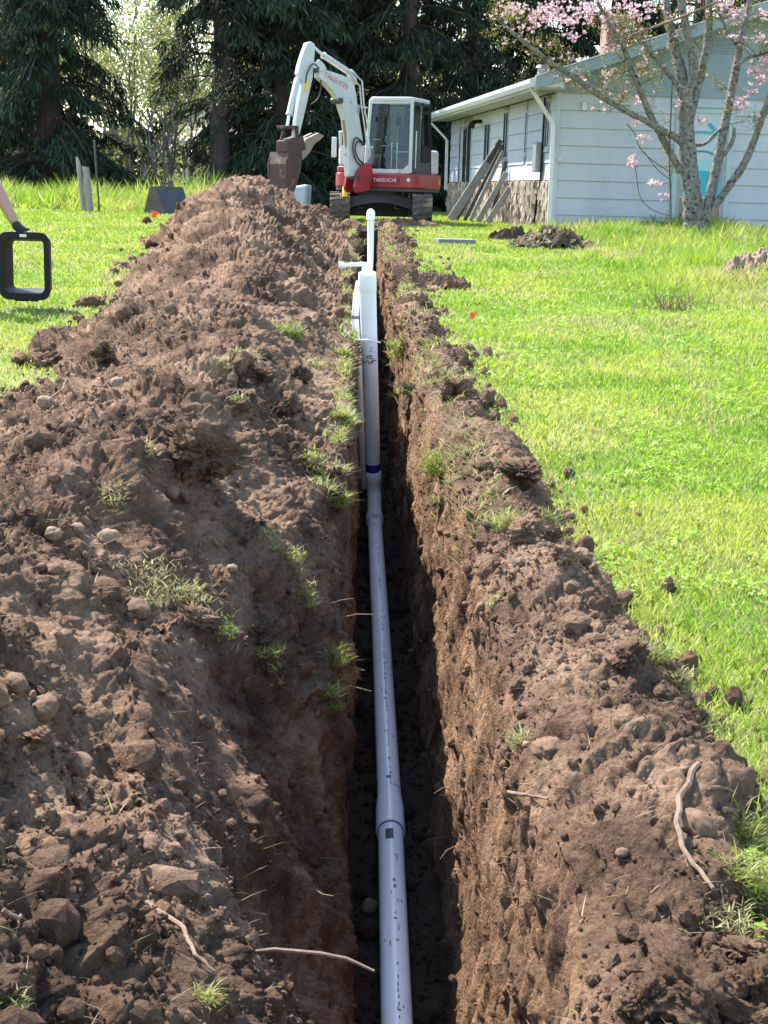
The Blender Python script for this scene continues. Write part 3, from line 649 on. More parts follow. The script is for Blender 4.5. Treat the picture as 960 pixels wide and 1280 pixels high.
for a in [(424, 771, 44, -3, .0035, 'pale root above the pipe just below the second joint'), (412, 754, 30, -6, .003, 'short root just above the pale one at the left wall'), (424, 838, 32, 0, .003, 'root by the grass tuft on the left trench wall'),
          (424, 868, 40, -4, .003, 'forked root below the grass tuft on the left wall'), (535, 782, 58, -4, .004, 'pale root across the right trench wall'), (568, 840, 24, 3, .003, 'short root on the right wall below the long pale one'),
          (560, 990, -18, 2, .003, 'short root at the shadow line on the right wall, upper of two'), (566, 998, -16, -4, .003, 'short root at the shadow line on the right wall, lower of two'), (562, 1046, -28, 4, .003, 'root hanging over the trench from the right wall'),
          (566, 1062, -16, 12, .003, 'root drooping from the right wall below the hanging one'), (612, 1082, 48, 4, .004, 'straight root across the right wall in the foreground'), (590, 1010, 60, -22, .0035, 'slanting root up the right wall'),
          (395, 1110, 22, 10, .003, 'forked thin root low on the left wall'), (400, 1070, 25, 4, .003, 'thin root on the shaded left wall')]:
    stub(*a)
root([(905, 938, 0), (868, 965, 0), (848, 1000, .0), (845, 1030, .02), (862, 1075, .02), (888, 1112, 0)], .010, 'thick curved brown root on the right berm round a rock', None)
root([(642, 985, 0), (665, 990, .01), (685, 999, 0)], .006, 'short dark stick on the right berm below the sunken rock', 'sticks on the berm')
root([(880, 985, 0), (905, 986, .01), (918, 992, 0)], .006, 'grey stick at the lawn edge right of the curved root', 'sticks on the berm')
root([(905, 1012, 0), (940, 1010, .01), (960, 1013, 0)], .007, 'grey stick at the right picture edge below the curved root', 'sticks on the berm')
root([(60, 500, 0), (75, 485, .02), (82, 470, .02)], .006, 'curved twig over the pale cobble on the heap', 'twigs on the heap')
root([(185, 1130, 0), (225, 1165, .02), (245, 1195, .02), (268, 1218, 0)], .006, 'pale root along the edge of the near slumped bank', 'twigs on the heap')
root([(255, 755, 0), (268, 775, .02), (275, 790, .0)], .005, 'upright twig by the dry grass on the near heap', 'twigs on the heap')
root([(0, 1140, 0), (15, 1146, .01), (30, 1150, 0)], .005, 'pale twig at the left picture edge on the near heap', 'twigs on the heap')

GT = {'pale': (np.array([.46, .48, .15]), np.array([.50, .44, .22])), 'green': (np.array([.17, .32, .04]), np.array([.34, .40, .08])), 'lime': (np.array([.30, .42, .05]), np.array([.42, .46, .10]))}
def tuft(x, y, wpx, hpx, kind, label, n=110, droop=.5, group='grass tufts on the dug soil'):
    n = int(n * 2.2); p, nn_ = surf(x, y); r_ = np.random.default_rng(int(x * 7 + y)); wd = sz_at(p, wpx) / 2; hh_ = sz_at(p, hpx)
    ang = r_.uniform(0, 2 * PI, n); rad = wd * np.sqrt(r_.uniform(0, 1, n)) * .9
    B = p + np.stack([np.cos(ang) * rad, np.sin(ang) * rad * .8, -.01 + 0 * rad], -1)
    for i in range(0, n, 6):          # roots follow the soil under the tuft
        j = np.argmin((SP[:, 0][::7] - B[i, 0]) ** 2 + (SP[:, 1][::7] - B[i, 1]) ** 2 + .2 * (SP[:, 2][::7] - p[2]) ** 2); B[i:i + 6, 2] = np.clip(SP[j * 7, 2], p[2] - .12, p[2] + .12) - .008
    c0_, c1_ = GT[kind]; T = c0_ + (c1_ - c0_) * r_.uniform(0, 1, (n, 1)); T = np.where(r_.uniform(0, 1, (n, 1)) < .3, [.42, .33, .19], T) * r_.uniform(.55, 1.15, (n, 1))
    V, F, T = blades(B, hh_ * .62 * r_.uniform(.35, 1.25, n), (.0016 + .00055 * p[1]) * r_.uniform(.6, 1.3, n), r_.uniform(.3, 2.6, n), T, int(x + y), droop + .2)
    return tag(fobj('grass_tuft', V, F, M['grass'], tint=T, loc=p), label, 'grass', group)
for a in [(358, 412, 46, 26, 'green', 'bushy green weed on the crest of the heap', 260, .9), (296, 502, 36, 16, 'lime', 'lime green tuft left of the dark clod on the heap crest', 130), (386, 576, 50, 20, 'lime', 'lime green tuft at the left rim above the shaded bank', 170),
          (138, 620, 44, 16, 'pale', 'pale dry tuft above the row of cobbles on the heap', 120), (185, 740, 100, 26, 'pale', 'wide mat of dry grass on the near heap', 300), (238, 735, 44, 24, 'pale', 'dry tuft right of the wide mat on the near heap', 120), (380, 738, 36, 18, 'lime', 'small lime tuft on the shaded bank', 90),
          (340, 672, 36, 24, 'pale', 'pale tuft on the bank below the big clod', 110), (366, 698, 34, 22, 'lime', 'tuft on the bank right of the pale tuft', 90), (420, 826, 40, 34, 'lime', 'bright tuft hanging at the left trench rim in the foreground', 170), (412, 858, 40, 26, 'lime', 'tuft just below the bright hanging one at the left rim', 110),
          (335, 815, 48, 26, 'lime', 'weedy tuft on the near bank beside the bright rim tuft', 130), (275, 795, 40, 26, 'green', 'grey-green leafy weed on the near heap', 120), (426, 628, 24, 40, 'lime', 'shaggy turf hanging over the left rim beside the standpipe foot', 150, .9), (428, 585, 22, 32, 'pale', 'dry turf hanging over the left rim by the standpipe', 110, .9),
          (430, 520, 22, 28, 'lime', 'turf hanging at the left rim behind the standpipe, middle one', 150, .9), (432, 440, 22, 24, 'lime', 'turf hanging at the left rim level with the white tie', 120, .9), (426, 390, 18, 22, 'pale', 'turf hanging at the left rim below the side arm', 100, .9), (395, 455, 40, 18, 'pale', 'dry grass on the clod at the left rim', 110),
          (310, 436, 40, 16, 'pale', 'dry tuft on the far crest of the heap', 90), (275, 446, 34, 14, 'pale', 'faint dry tuft on the far left of the heap crest', 70), (250, 1245, 34, 44, 'lime', 'bright weed at the edge of the near slumped bank', 130), (15, 1270, 50, 28, 'lime', 'tuft at the lower left picture corner', 150),
          (548, 585, 50, 40, 'lime', 'lime turf patch on the rim of the right trench wall', 280, .8), (545, 632, 20, 36, 'pale', 'pale grass hanging down the right trench wall', 110, .9), (565, 468, 46, 18, 'pale', 'pale grass on the turf clod of the far right berm', 160), (495, 440, 36, 26, 'lime', 'turf patch on the far right rim behind the standpipe', 150), (510, 492, 36, 34, 'pale', 'dry turf on the far right rim beside the standpipe', 170, .8),
          (640, 650, 44, 34, 'lime', 'pale and green grass on the weedy clod of the right berm', 200), (618, 745, 34, 20, 'pale', 'dry tuft on the middle of the right berm', 90), (845, 850, 40, 30, 'pale', 'straw tuft at the lawn edge of the right berm', 130), (815, 815, 60, 40, 'green', 'dark matted roots and grass on the rounded clod', 180), (650, 930, 26, 40, 'pale', 'straw tuft beside the sunken berm rock', 80),
          (935, 1105, 80, 60, 'lime', 'thick grass clump at the right picture edge by the curved root', 320), (925, 1045, 60, 50, 'lime', 'grass clump at the lawn edge above the thick one', 220), (905, 1160, 80, 26, 'pale', 'pale turf lying on the flat clod at right', 220), (680, 640, 26, 24, 'green', 'dark green weed hanging on the weedy clod', 90),
          (240, 745, 50, 20, 'pale', 'thin dry grass beside the round crumbly clod', 90), (520, 320, 30, 12, 'lime', 'turf patch at the far right rim of the trench', 120), (540, 345, 40, 14, 'pale', 'dry turf patch on the far right berm', 120), (470, 372, 14, 20, 'lime', 'turf patch right of the standpipe top', 90), (185, 560, 40, 18, 'pale', 'dry tuft in the hollow left of the big dark clod', 80)]:
    tuft(*a)

# turf fringe left along the old lawn surface at the trench rims, and straw strewn over the soil
def fringe(name, ci0, ci1, n, y0, y1, seed, label, hang):
    r = np.random.default_rng(seed); y = y0 * (y1 / y0) ** r.uniform(0, 1, n); k = fbm(y * 1.1, y * 0 + seed, 3, seed) + .55 * fbm(y * 6, y * 0, 2, seed + 1) > .02; y = y[k]; n = len(y)
    ri = np.searchsorted(rows, y).clip(1, NR - 2); ci = r.integers(ci0, ci1, n); B = P[ri, ci] - SN[ri, ci] * .004
    c = np.where(r.uniform(0, 1, (n, 1)) < .45, [.46, .40, .20], [.30, .38, .08]) * r.uniform(.6, 1.2, (n, 1))
    V, F, T = blades(B, r.uniform(.03, .10, n) * (1 + .02 * y), (.0018 + .0006 * y) * r.uniform(.6, 1.3, n), r.uniform(.3, 3.0, n), c, seed, hang)
    return tag(fobj(name, V, F, M['grass'], tint=T), label, 'grass', kind='stuff')
fringe('turf_fringe', iH - 10, iH + 14, 8000, 6.2, 25, 301, 'ragged fringe of torn turf along the left trench rim', 1.1)
fringe('turf_fringe', iR - 8, iR + 26, 7000, 5.0, 25, 302, 'ragged fringe of torn turf along the right trench rim', 1.0)
def straw(n, cols, seed, label):
    r = np.random.default_rng(seed); y = 1.8 * (26 / 1.8) ** r.uniform(0, 1, n); ri = np.searchsorted(rows, y).clip(1, NR - 2); ci = r.integers(cols[0], cols[1], n); k = fbm(P[ri, ci, 0] * 2, y * 2, 3, seed) > -.05; ri, ci, y = ri[k], ci[k], y[k]; n = len(y)
    B = P[ri, ci] + SN[ri, ci] * .006; c = np.where(r.uniform(0, 1, (n, 1)) < .75, [.42, .32, .20], [.34, .38, .12]) * r.uniform(.5, 1.2, (n, 1))
    V, F, T = blades(B, r.uniform(.02, .09, n), (.0012 + .00035 * y) * r.uniform(.6, 1.3, n), r.uniform(2, 9, n), c, seed, .4)
    return tag(fobj('straw', V, F, M['grass'], tint=T), label, 'straw', kind='stuff')
straw(5000, (10, iH + 40), 311, 'thin straw and rootlets strewn over the spoil heap'); straw(2600, (iR - 30, NCc - 30), 312, 'thin straw and rootlets strewn over the right berm')

# ------------------------------------------------------------------ house
HC = np.array([3.962, 29.0, 0.905]); HA = math.radians(5.5)
gx = np.array([math.cos(HA), math.sin(HA), 0]); gy = np.array([-math.sin(HA), math.cos(HA), 0])
def H(x, y, z): return HC + gx * x + gy * y + np.array([0, 0, z])
M['siding'] = pmat('siding_paint', (.43, .45, .475), (.385, .405, .43), 2.5, .6, .08, 40, spec=.3, stretch=(1, 1, .4), c3=(.34, .345, .34), c3s=3.5, c3t=.66)
M['trimwhite'] = pmat('white_trim', (0.592, 0.592, 0.577), (0.518, 0.518, 0.503), 3, .5, .04, 30)
M['aqua'] = pmat('aqua_paint', (.225, .285, .295), (.19, .245, .255), 2.5, .6, .05, 30)
M['soffit'] = pmat('soffit_paint', (0.459, 0.459, 0.429), (0.400, 0.400, 0.370), 2, .7, .05, 30)
M['frame'] = pmat('window_frame', (0.407, 0.414, 0.414), (0.333, 0.340, 0.348), 5, .45)
M['frameaqua'] = pmat('aqua_window_trim', (0.355, 0.444, 0.459), (0.311, 0.400, 0.414), 5, .5)
M['shingle'] = pmat('roof_shingle', (.13, .125, .12), (.08, .078, .075), 14, .9, .6, 50)
M['darkglass'] = pmat('window_dark', (.03, .035, .045), (.05, .055, .06), 2, .06, spec=.8)
M['brick'] = pmat('chimney_brick', (0.281, 0.148, 0.111), (0.207, 0.104, 0.074), 12, .85, .3, 30)
M['metalgrey'] = pmat('grey_metal', (.30, .31, .32), (.22, .23, .24), 8, .5, .05, 40, metal=.3)
M['oldwood'] = pmat('weathered_wood', (0.311, 0.296, 0.266), (0.192, 0.181, 0.163), 5, .9, .4, 40, stretch=(7, 7, 1))
M['darkwood'] = pmat('dark_wood', (.10, .085, .07), (.055, .047, .04), 6, .9, .4, 40, stretch=(7, 7, 1))
house = empty('house', HC, 'single-storey pale blue-grey house with aqua gable and stone-faced side wall', 'house')
WL, GW, WH, SL = 13.0, 8.4, 2.70, .345
core = pmat('wall_core', (.3, .31, .32), None, 3, .9)
MB().bx(.03, GW - .03, .03, WL, 0, WH, H).build('wall', core, house)
# gable boards, left and right of the tall window
bz = .3375
for side, (x0, x1) in enumerate([(-.02, 2.42), (3.62, GW)]):
    for k_ in range(8):
        z0 = k_ * bz
        o = MB().hexa([H(x0, -.012, z0 + .006), H(x1, -.012, z0 + .006), H(x1, .04, z0 + .006), H(x0, .04, z0 + .006), H(x0, .008, z0 + bz), H(x1, .008, z0 + bz), H(x1, .04, z0 + bz), H(x0, .04, z0 + bz)]).build('siding_board', M['siding'], house)
for k_ in range(1): MB().bx(2.42, 3.62, -.006, .03, WH - .14, WH, H).build('siding_board', M['siding'], house)
# long wall boards, interrupted by windows
wins = [(.55, .98, 1.62, 2.62, 1), (2.70, 2.93, 1.55, 2.50, 0), (4.75, 5.35, 1.50, 2.62, 0), (6.95, 7.75, 1.0, 2.45, 0), (9.55, 10.9, .95, 2.55, 0), (11.2, 11.5, .95, 2.55, 0)]
for k_ in range(5):
    z0 = 1.02 + k_ * .3375; cur = 0.0; segs = []
    for (y0, y1, a, b, _) in sorted(wins):
        if b > z0 + .1 and a < z0 + .25: segs.append((cur, y0)); cur = y1
    segs.append((cur, WL))
    for (y0, y1) in segs:
        z1 = min(z0 + .3375, WH)
        MB().hexa([H(-.012, y0, z0 + .006), H(-.012, y1, z0 + .006), H(.04, y1, z0 + .006), H(.04, y0, z0 + .006), H(.008, y0, z1), H(.008, y1, z1), H(.04, y1, z1), H(.04, y0, z1)]).build('siding_board', M['siding'], house)
MB().bx(-.03, -.022, .0, .12, 1.0, WH, H).bx(-.03, .06, -.026, -.016, 0, WH, H).build('corner_board', M['siding'], house)
for (y0, y1, a, b, big_) in wins:
    w = MB(); 
    for (p, q, c, d) in [(y0, y0 + .06, a, b), (y1 - .06, y1, a, b), (y0 + .06, y1 - .06, a, a + .06), (y0 + .06, y1 - .06, b - .06, b)]: w.bx(-.022, .02, p, q, c, d, H)
    wo = w.build('window', M['frame'], house)
    MB().bx(-.016, .005, y0 + .05, y1 - .05, a + .05, b - .05, H).build('pane', M['darkglass'], wo)
    if y1 - y0 > .4: MB().bx(-.02, -.002, (y0 + y1) / 2 - .025, (y0 + y1) / 2 + .025, a + .06, b - .06, H).build('mullion', M['frame'], wo)
    MB().bx(-.04, .0, y0 - .03, y1 + .03, a - .045, a - .003, H).build('sill', M['frame'], wo)
# split-stone facing under the boards: each stone its own piece
stm = [pmat('facing_stone', c, tuple(q * .6 for q in c), 9, .9, .6, 25, stretch=(1, 1, .35)) for c in [(.38, .30, .22), (.31, .235, .17), (.43, .355, .28), (.245, .185, .14)]]
sr = np.random.default_rng(5); base_st = []
for q in range(4):
    for mi in range(4):
        rq = np.random.default_rng(q); v = np.array([(-.03, -.5, -.5), (-.03, .5, -.5), (.03, .5, -.5), (.03, -.5, -.5), (-.055, -.34, 0), (-.05, .38, .05), (.03, .5, 0), (.03, -.5, 0), (-.03, -.4, .5), (-.03, .42, .5), (.03, .5, .5), (.03, -.5, .5)], float)
        v[:, 0] += rq.normal(0, .012, 12); v[:, 1:] += rq.normal(0, .05, (12, 2))
        f = [(0, 1, 5, 4), (1, 2, 6, 5), (2, 3, 7, 6), (3, 0, 4, 7), (4, 5, 9, 8), (5, 6, 10, 9), (6, 7, 11, 10), (7, 4, 8, 11), (3, 2, 1, 0), (8, 9, 10, 11)]
        me = bpy.data.meshes.new('facing_stone'); me.from_pydata(v.tolist(), [], f); me.materials.append(stm[mi]); base_st.append(me)
MB().bx(-.02, .03, .14, WL, -.35, 1.0, H).build('mortar', pmat('mortar', (.26, .22, .18), None, 8, .95), house)
y = .20; ns = 0
while y < WL - .1:
    w = sr.uniform(.09, .17) * (1 + y * .03); z = -.3
    while z < .97:
        h = sr.uniform(.2, .46); h = min(h, 1.0 - z)
        if h > .06:
            o = bpy.data.objects.new('stone', base_st[sr.integers(0, 16)]); o.location = Vector(H(-.02, y + w / 2, z + h / 2)); o.rotation_euler = (sr.normal(0, .04), 0, HA); o.scale = (1.2, w * .97, h * .98)
            link(o, house); ns += 1
        z += h
    y += w
# eaves, roof, gutter
OV, OG = .55, .55; RX = GW / 2
ez = WH + .02
MB().bx(-OV, .0, -OG, WL + .5, ez - .0, ez + .03, H).build('soffit', M['soffit'], house)
def roofz(x): return ez + .17 + (x + OV) * SL
for (a, b, nm) in [(-OV - .04, RX, 1), (RX, GW + OV, -1)]:
    za, zb_ = (roofz(a), roofz(b)) if nm > 0 else (roofz(RX), roofz(RX) - (b - RX) * SL)
    ro = MB().hexa([H(a, -OG, za), H(b, -OG, zb_), H(b, WL + .5, zb_), H(a, WL + .5, za), H(a, -OG, za + .06), H(b, -OG, zb_ + .06), H(b, WL + .5, zb_ + .06), H(a, WL + .5, za + .06)]).build('roof', M['shingle'], house)
    # rake board along the gable edge
    MB().hexa([H(a, -OG - .03, za - .17), H(b, -OG - .03, zb_ - .17), H(b, -OG - .004, zb_ - .17), H(a, -OG - .004, za - .17), H(a, -OG - .03, za + .05), H(b, -OG - .03, zb_ + .05), H(b, -OG - .004, zb_ + .05), H(a, -OG - .004, za + .05)]).build('rake_board', M['aqua'], house)
    MB().hexa([H(a, -OG - .045, za + .06), H(b, -OG - .045, zb_ + .06), H(b, -OG + .03, zb_ + .06), H(a, -OG + .03, za + .06), H(a, -OG - .045, za + .085), H(b, -OG - .045, zb_ + .085), H(b, -OG + .03, zb_ + .085), H(a, -OG + .03, za + .085)]).build('drip_edge', M['trimwhite'], house)
MB().bx(-OV - .02, -OV, -OG, WL + .5, ez - .02, ez + .2, H).build('fascia', M['trimwhite'], house)
g = MB(); pr = [(-OV - .02, ez + .16), (-OV - .15, ez + .17), (-OV - .15, ez + .10), (-OV - .11, ez + .02), (-OV - .02, ez + .02)]
g.prism([H(x, -OG + .02, z) for x, z in pr], gy * (WL + 1.0)); g.build('gutter', M['trimwhite'], house)
# serrated strip under the gutter
g = MB()
for k_ in range(60): g.bx(-OV - .018, -OV + .012, -OG + .1 + k_ * .22, -OG + .22 + k_ * .22, ez - .055, ez - .022, H)
tag(g.build('vent_strip', M['metalgrey'], house), kind='stuff')
g = MB().prism([H(-.6, -.012, WH + .035), H(GW + .6, -.012, WH + .035), H(RX, -.012, roofz(RX) - .02)], gy * .03); g.build('gable_panel', M['aqua'], house)
MB().bx(-.4, GW + .4, -.03, -.016, WH - .01, WH + .045, H).build('gable_trim', M['aqua'], house)
g = MB().prism([H(-OV, -OG, ez + .002), H(-.02, -OG, ez + .002), H(-.02, -OG, ez + .26), H(-OV, -OG, ez + .1)], gy * .02); g.build('eave_return', M['soffit'], house)
g = MB()
for k_ in range(6): g.bx(3.05, 3.55, -.03, -.014, 3.55 + k_ * .05, 3.58 + k_ * .05, H)
g.build('gable_vent', M['aqua'], house)
# downspouts
g = MB().bar(H(-OV - .07, -.30, ez + .02), H(-.10, -.10, WH - .62), .075, .06).bar(H(-.10, -.10, WH - .60), H(-.08, -.10, 1.25), .085, .065, (0, 1, 0)).bar(H(-.085, -.105, 1.27), H(-.075, -.10, .12), .08, .06, (0, 1, 0)); g.build('downspout', M['trimwhite'], house, bevel=.008)
MB().bar(H(-OV - .07, WL + .3, ez + .02), H(-.10, WL + .1, WH - .5), .075, .06).bar(H(-.10, WL + .1, WH - .5), H(-.08, WL + .1, .8), .085, .065, (0, 1, 0)).build('downspout', M['trimwhite'], house, bevel=.008)
# meter box, conduit, wall lamp, small sensor
mbx = MB().bx(-.17, -.02, 1.02, 1.32, 1.18, 1.78, H).build('meter_box', M['metalgrey'], house, bevel=.02)
MB().tube([H(-.05, .95, 2.66), H(-.055, .95, 1.0), H(-.08, 1.1, .7), H(-.075, 1.35, -.2)], .022, 10).build('conduit', M['black'], house, smooth=True)
MB().tube([H(-.03, 8.2, 2.5), H(-.22, 8.1, 2.48), H(-.30, 8.0, 2.38)], [.05, .05, .09], 12).build('wall_lamp', M['black'], house, smooth=True)
MB().bx(.48, .57, -.075, -.012, WH - .33, WH - .17, H).build('sensor', M['trimwhite'], house, bevel=.012)
MB().tube([H(.08, -.02, 1.42), H(.08, -.07, 1.42)], .03, 12).build('tap', M['trimwhite'], house, smooth=True)
# gable window with an aqua arrow and panel behind the pane
w = MB()
for (p, q, c, d) in [(2.42, 2.52, .10, 2.50), (3.52, 3.62, .10, 2.50), (2.52, 3.52, .10, .20), (2.52, 3.52, 2.40, 2.50)]: w.bx(p, q, -.04, .03, c, d, H)
wo = w.build('window', M['frameaqua'], house)
MB().bx(2.36, 3.68, -.07, .02, 2.505, 2.60, H).build('head_trim', M['frameaqua'], wo)
MB().bx(2.52, 3.52, -.012, -.004, .20, 2.40, H).build('pane', pmat('pale_pane', (.36, .42, .46), (.30, .36, .40), 1.5, .25, spec=.6), wo)
MB().bx(2.52, 2.60, -.03, -.013, .2, 2.4, H).bx(3.44, 3.52, -.03, -.013, .2, 2.4, H).build('sash', M['metalgrey'], wo)
teal = pmat('teal_print', (.02, .34, .42), (.03, .28, .36), 5, .4)
MB().bx(2.62, 3.42, -.018, -.0125, .78, 1.28, H).build('teal_panel', teal, wo)
MB().bx(2.60, 3.44, -.018, -.0125, .20, .74, H).build('dark_panel', M['darkglass'], wo)
MB().bx(2.62, 3.42, -.018, -.0125, 1.285, 1.5, H).build('pale_panel', pmat('pale_aqua', (.30, .55, .58), None, 4, .5), wo)
MB().bar(H(2.75, -.02, 2.03), H(3.28, -.02, 2.03), .01, .05).bar(H(3.10, -.022, 2.20), H(3.31, -.022, 2.02), .01, .07).bar(H(3.10, -.024, 1.84), H(3.31, -.024, 2.04), .01, .07).build('arrow', teal, wo)
g = MB().tube([H(3.0 + .35 * math.cos(t_), -.02, 1.45 + .22 * math.sin(t_)) for t_ in np.linspace(.3, 2.9, 9)], .02, 6); g.build('arc', teal, wo)
MB().bx(2.42, 3.68, -.10, .02, .0, .095, H).build('sill', M['trimwhite'], wo)
# chimney of bricks, roof vents
ch0 = onplane(770, 30, H(0, 3.0, 0), gy); cl = (ch0 - HC) @ gx
chim = MB().bx(cl - .22, cl + .22, 2.9, 3.4, 3.0, 4.55, H).build('chimney', pmat('brick_mortar', (.30, .19, .155), None, 9, .9), house)
bme = bpy.data.meshes.new('brick'); bb = MB().bx(-.105, .105, -.03, .03, -.034, .034); bme.from_pydata(bb.v, [], bb.f); bme.materials.append(M['brick'])
for k_ in range(17):
    for j in range(2):
        o = bpy.data.objects.new('brick', bme); o.location = Vector(H(cl - .11 + j * .22 + (.012 if k_ % 2 else -.008), 2.885, 3.14 + k_ * .08)); o.rotation_euler = (0, 0, HA); link(o, chim)
MB().tube([H(.15, 2.2, roofz(.15)), H(.15, 2.2, roofz(.15) + .22)], .11, 14).tube([H(.15, 2.2, roofz(.15) + .2), H(.15, 2.2, roofz(.15) + .26)], [.15, .12], 14).build('roof_vent', M['metalgrey'], house, smooth=True)
MB().bx(.05, GW, -.004, .1, -.25, .0, H).build('foundation', pmat('foundation', (.12, .115, .11), None, 4, .9), house)

# boards leaned against the stone wall
def board(a, b, w, th, label, mat='oldwood'):
    a, b = np.array(a), np.array(b); return tag(MB().bar(a, b, w, th, gy).build('board', M[mat], None, bevel=.004), label, 'board', 'old boards leaned on the house')
def HG(x, y): p = H(x, y, 0); p[2] = float(G(p[1])); return p
for (x, y0, y1, z1, w, th, lb, mt) in [(-1.25, 4.9, 5.3, 1.86, .24, .05, 'widest weathered grey board leaned on the stone wall', 'oldwood'), (-1.08, 5.15, 5.22, 1.95, .13, .05, 'dark board behind the widest one leaned on the stone wall', 'darkwood'),
        (-.95, 4.75, 4.98, 1.82, .10, .05, 'narrow dark board leaned on the stone wall right of the widest', 'darkwood'), (-.85, 4.55, 4.85, 1.70, .11, .04, 'narrow pale board leaned on the stone wall', 'oldwood'), (-.75, 4.1, 4.4, 1.20, .16, .04, 'short grey board leaned low on the stone wall', 'oldwood'),
        (-.42, 4.35, 4.5, 1.45, .12, .05, 'upright dark post standing at the stone wall', 'darkwood'), (-.62, 3.6, 3.9, .85, .17, .035, 'shortest grey board, rightmost against the stone wall', 'oldwood')]:
    board(HG(x, y0) + [0, 0, .03], H(-.08, y1, z1), w * .8, th, lb, mt)

# ------------------------------------------------------------------ excavator
M['white'] = pmat('white_machine_paint', (0.503, 0.511, 0.496), (0.414, 0.422, 0.400), 3, .4, .03, 40, spec=.5, c3=(0.281, 0.244, 0.192), c3s=5, c3t=.62)
M['red'] = pmat('red_machine_paint', (0.311, 0.018, 0.026), (0.244, 0.015, 0.022), 3, .38, .03, 40, spec=.5, c3=(0.207, 0.089, 0.067), c3s=6, c3t=.70)
M['rubber'] = pmat('muddy_rubber', (0.118, 0.100, 0.081), (0.052, 0.044, 0.037), 7, .9, .4, 40, c3=(0.222, 0.163, 0.118), c3s=4, c3t=.55)
M['darksteel'] = pmat('dark_steel', (.055, .06, .07), (.035, .038, .045), 5, .55, .05, 40)
M['rusty'] = pmat('rusty_steel', (.085, .045, .033), (.05, .03, .023), 6, .8, .3, 40, c3=(.16, .105, .08), c3s=5, c3t=.57)
M['steel'] = pmat('rod_steel', (.62, .62, .60), (.5, .5, .48), 6, .25, metal=.7)
M['tan'] = pmat('tan_steel', (0.266, 0.215, 0.163), (0.192, 0.148, 0.111), 6, .75, .2, 40)
M['yellow'] = pmat('yellow_plastic', (.75, .55, .04), (.65, .45, .03), 6, .5)
M['hose'] = pmat('hose', (.02, .02, .022), None, 8, .6)
M['cabglass'] = glassmat('cab_glass', (.72, .82, .82), -.01)
M['seatm'] = pmat('seat_fabric', (.03, .032, .035), (.05, .05, .055), 9, .9)
EC = np.array([.56, 31.65, float(G(31.65))]); EA = math.radians(-22)
ex = empty('mini_excavator', EC, 'white and red mini excavator with raised boom at the trench end', 'excavator')
def U(x, y, z): c, s_ = math.cos(EA), math.sin(EA); return EC + np.array([.12 + x * c - y * s_, x * s_ + y * c, z - (.0 if z < 1.2 else .06 * (z - 1.2) / 1.4)])      # upper works, turned
def T0(x, y, z): return EC + np.array([x, y, z])
for sx in (-1, 1):
    xc = sx * .87; r_, hl = .285, .88; path = []
    for t_ in np.linspace(0, PI, 11): path.append((-hl - math.sin(t_) * r_, .31 - math.cos(t_) * r_))
    for t_ in np.linspace(0, PI, 11): path.append((hl + math.sin(t_) * r_, .31 + math.cos(t_) * r_))
    tr = MB(); n_ = len(path); ins = [(p * .93, .31 + (q - .31) * .86) for p, q in path]
    vs = [T0(xc + dx, p, q) for dx in (-.21, .21) for p, q in path] + [T0(xc + dx, p, q) for dx in (-.21, .21) for p, q in ins]; fs = []
    for i in range(n_):
        j = (i + 1) % n_
        fs += [(i, j, n_ + j, n_ + i), (2 * n_ + i, 3 * n_ + i, 3 * n_ + j, 2 * n_ + j), (i, 2 * n_ + i, 2 * n_ + j, j), (n_ + i, n_ + j, 3 * n_ + j, 3 * n_ + i)]
    tr.add(vs, fs); to = tr.build('track', M['rubber'], ex)
    per = []; L_ = 0
    for i in range(n_): per.append(L_); L_ += math.dist(path[i], path[(i + 1) % n_])
    for q in np.arange(0, L_, .125):
        i = max(k_ for k_ in range(n_) if per[k_] <= q); a, b = np.array(path[i]), np.array(path[(i + 1) % n_]); l_ = np.linalg.norm(b - a)
        c = a + (b - a) * (q - per[i]) / max(l_, 1e-6); d = (b - a) / max(l_, 1e-6); nn_ = np.array([d[1], -d[0]]); nn_ = nn_ if nn_ @ (c - np.array([0, .31])) > 0 or abs(c[0]) < hl and nn_[1] * (c[1] - .31) > 0 else -nn_
        for lx in (-1, 1):
            lug = MB(); x0, x1 = xc + lx * .02, xc + lx * .205; o_ = nn_ * .028; w_ = d * .032; sk = d * .03 * lx
            lug.hexa([T0(x0, *(c - w_)), T0(x1, *(c - w_ + sk)), T0(x1, *(c + w_ + sk)), T0(x0, *(c + w_)), T0(x0, *(c - w_ * .7 + o_)), T0(x1, *(c - w_ * .7 + o_ + sk)), T0(x1, *(c + w_ * .7 + o_ + sk)), T0(x0, *(c + w_ * .7 + o_))]).build('track_lug', M['rubber'], to)
    fr_ = MB().bx(xc - .10, xc + .10, -.85, .85, .18, .42, T0).build('track_frame', M['darksteel'], ex, bevel=.03)
    for yy in (-.88, .88): MB().tube([T0(xc - .12, yy, .31), T0(xc + .12, yy, .31)], .21, 18).build('idler_wheel', M['darksteel'], ex)
    for yy in (-.45, 0, .45): MB().tube([T0(xc - .11, yy, .12), T0(xc + .11, yy, .12)], .085, 12).build('roller', M['darksteel'], ex)
g = MB()
for k_ in range(8):          # arched cross member
    a0, a1 = -.72 + k_ * .18, -.54 + k_ * .18; z0 = lambda q: .26 + .16 * (1 - (q / .72) ** 2); z1 = lambda q: .50 + .10 * (1 - (q / .72) ** 2)
    g.hexa([T0(a0, -.55, z0(a0)), T0(a1, -.55, z0(a1)), T0(a1, .5, z0(a1)), T0(a0, .5, z0(a0)), T0(a0, -.5, z1(a0)), T0(a1, -.5, z1(a1)), T0(a1, .5, z1(a1)), T0(a0, .5, z1(a0))])
g.build('cross_member', M['darksteel'], ex)
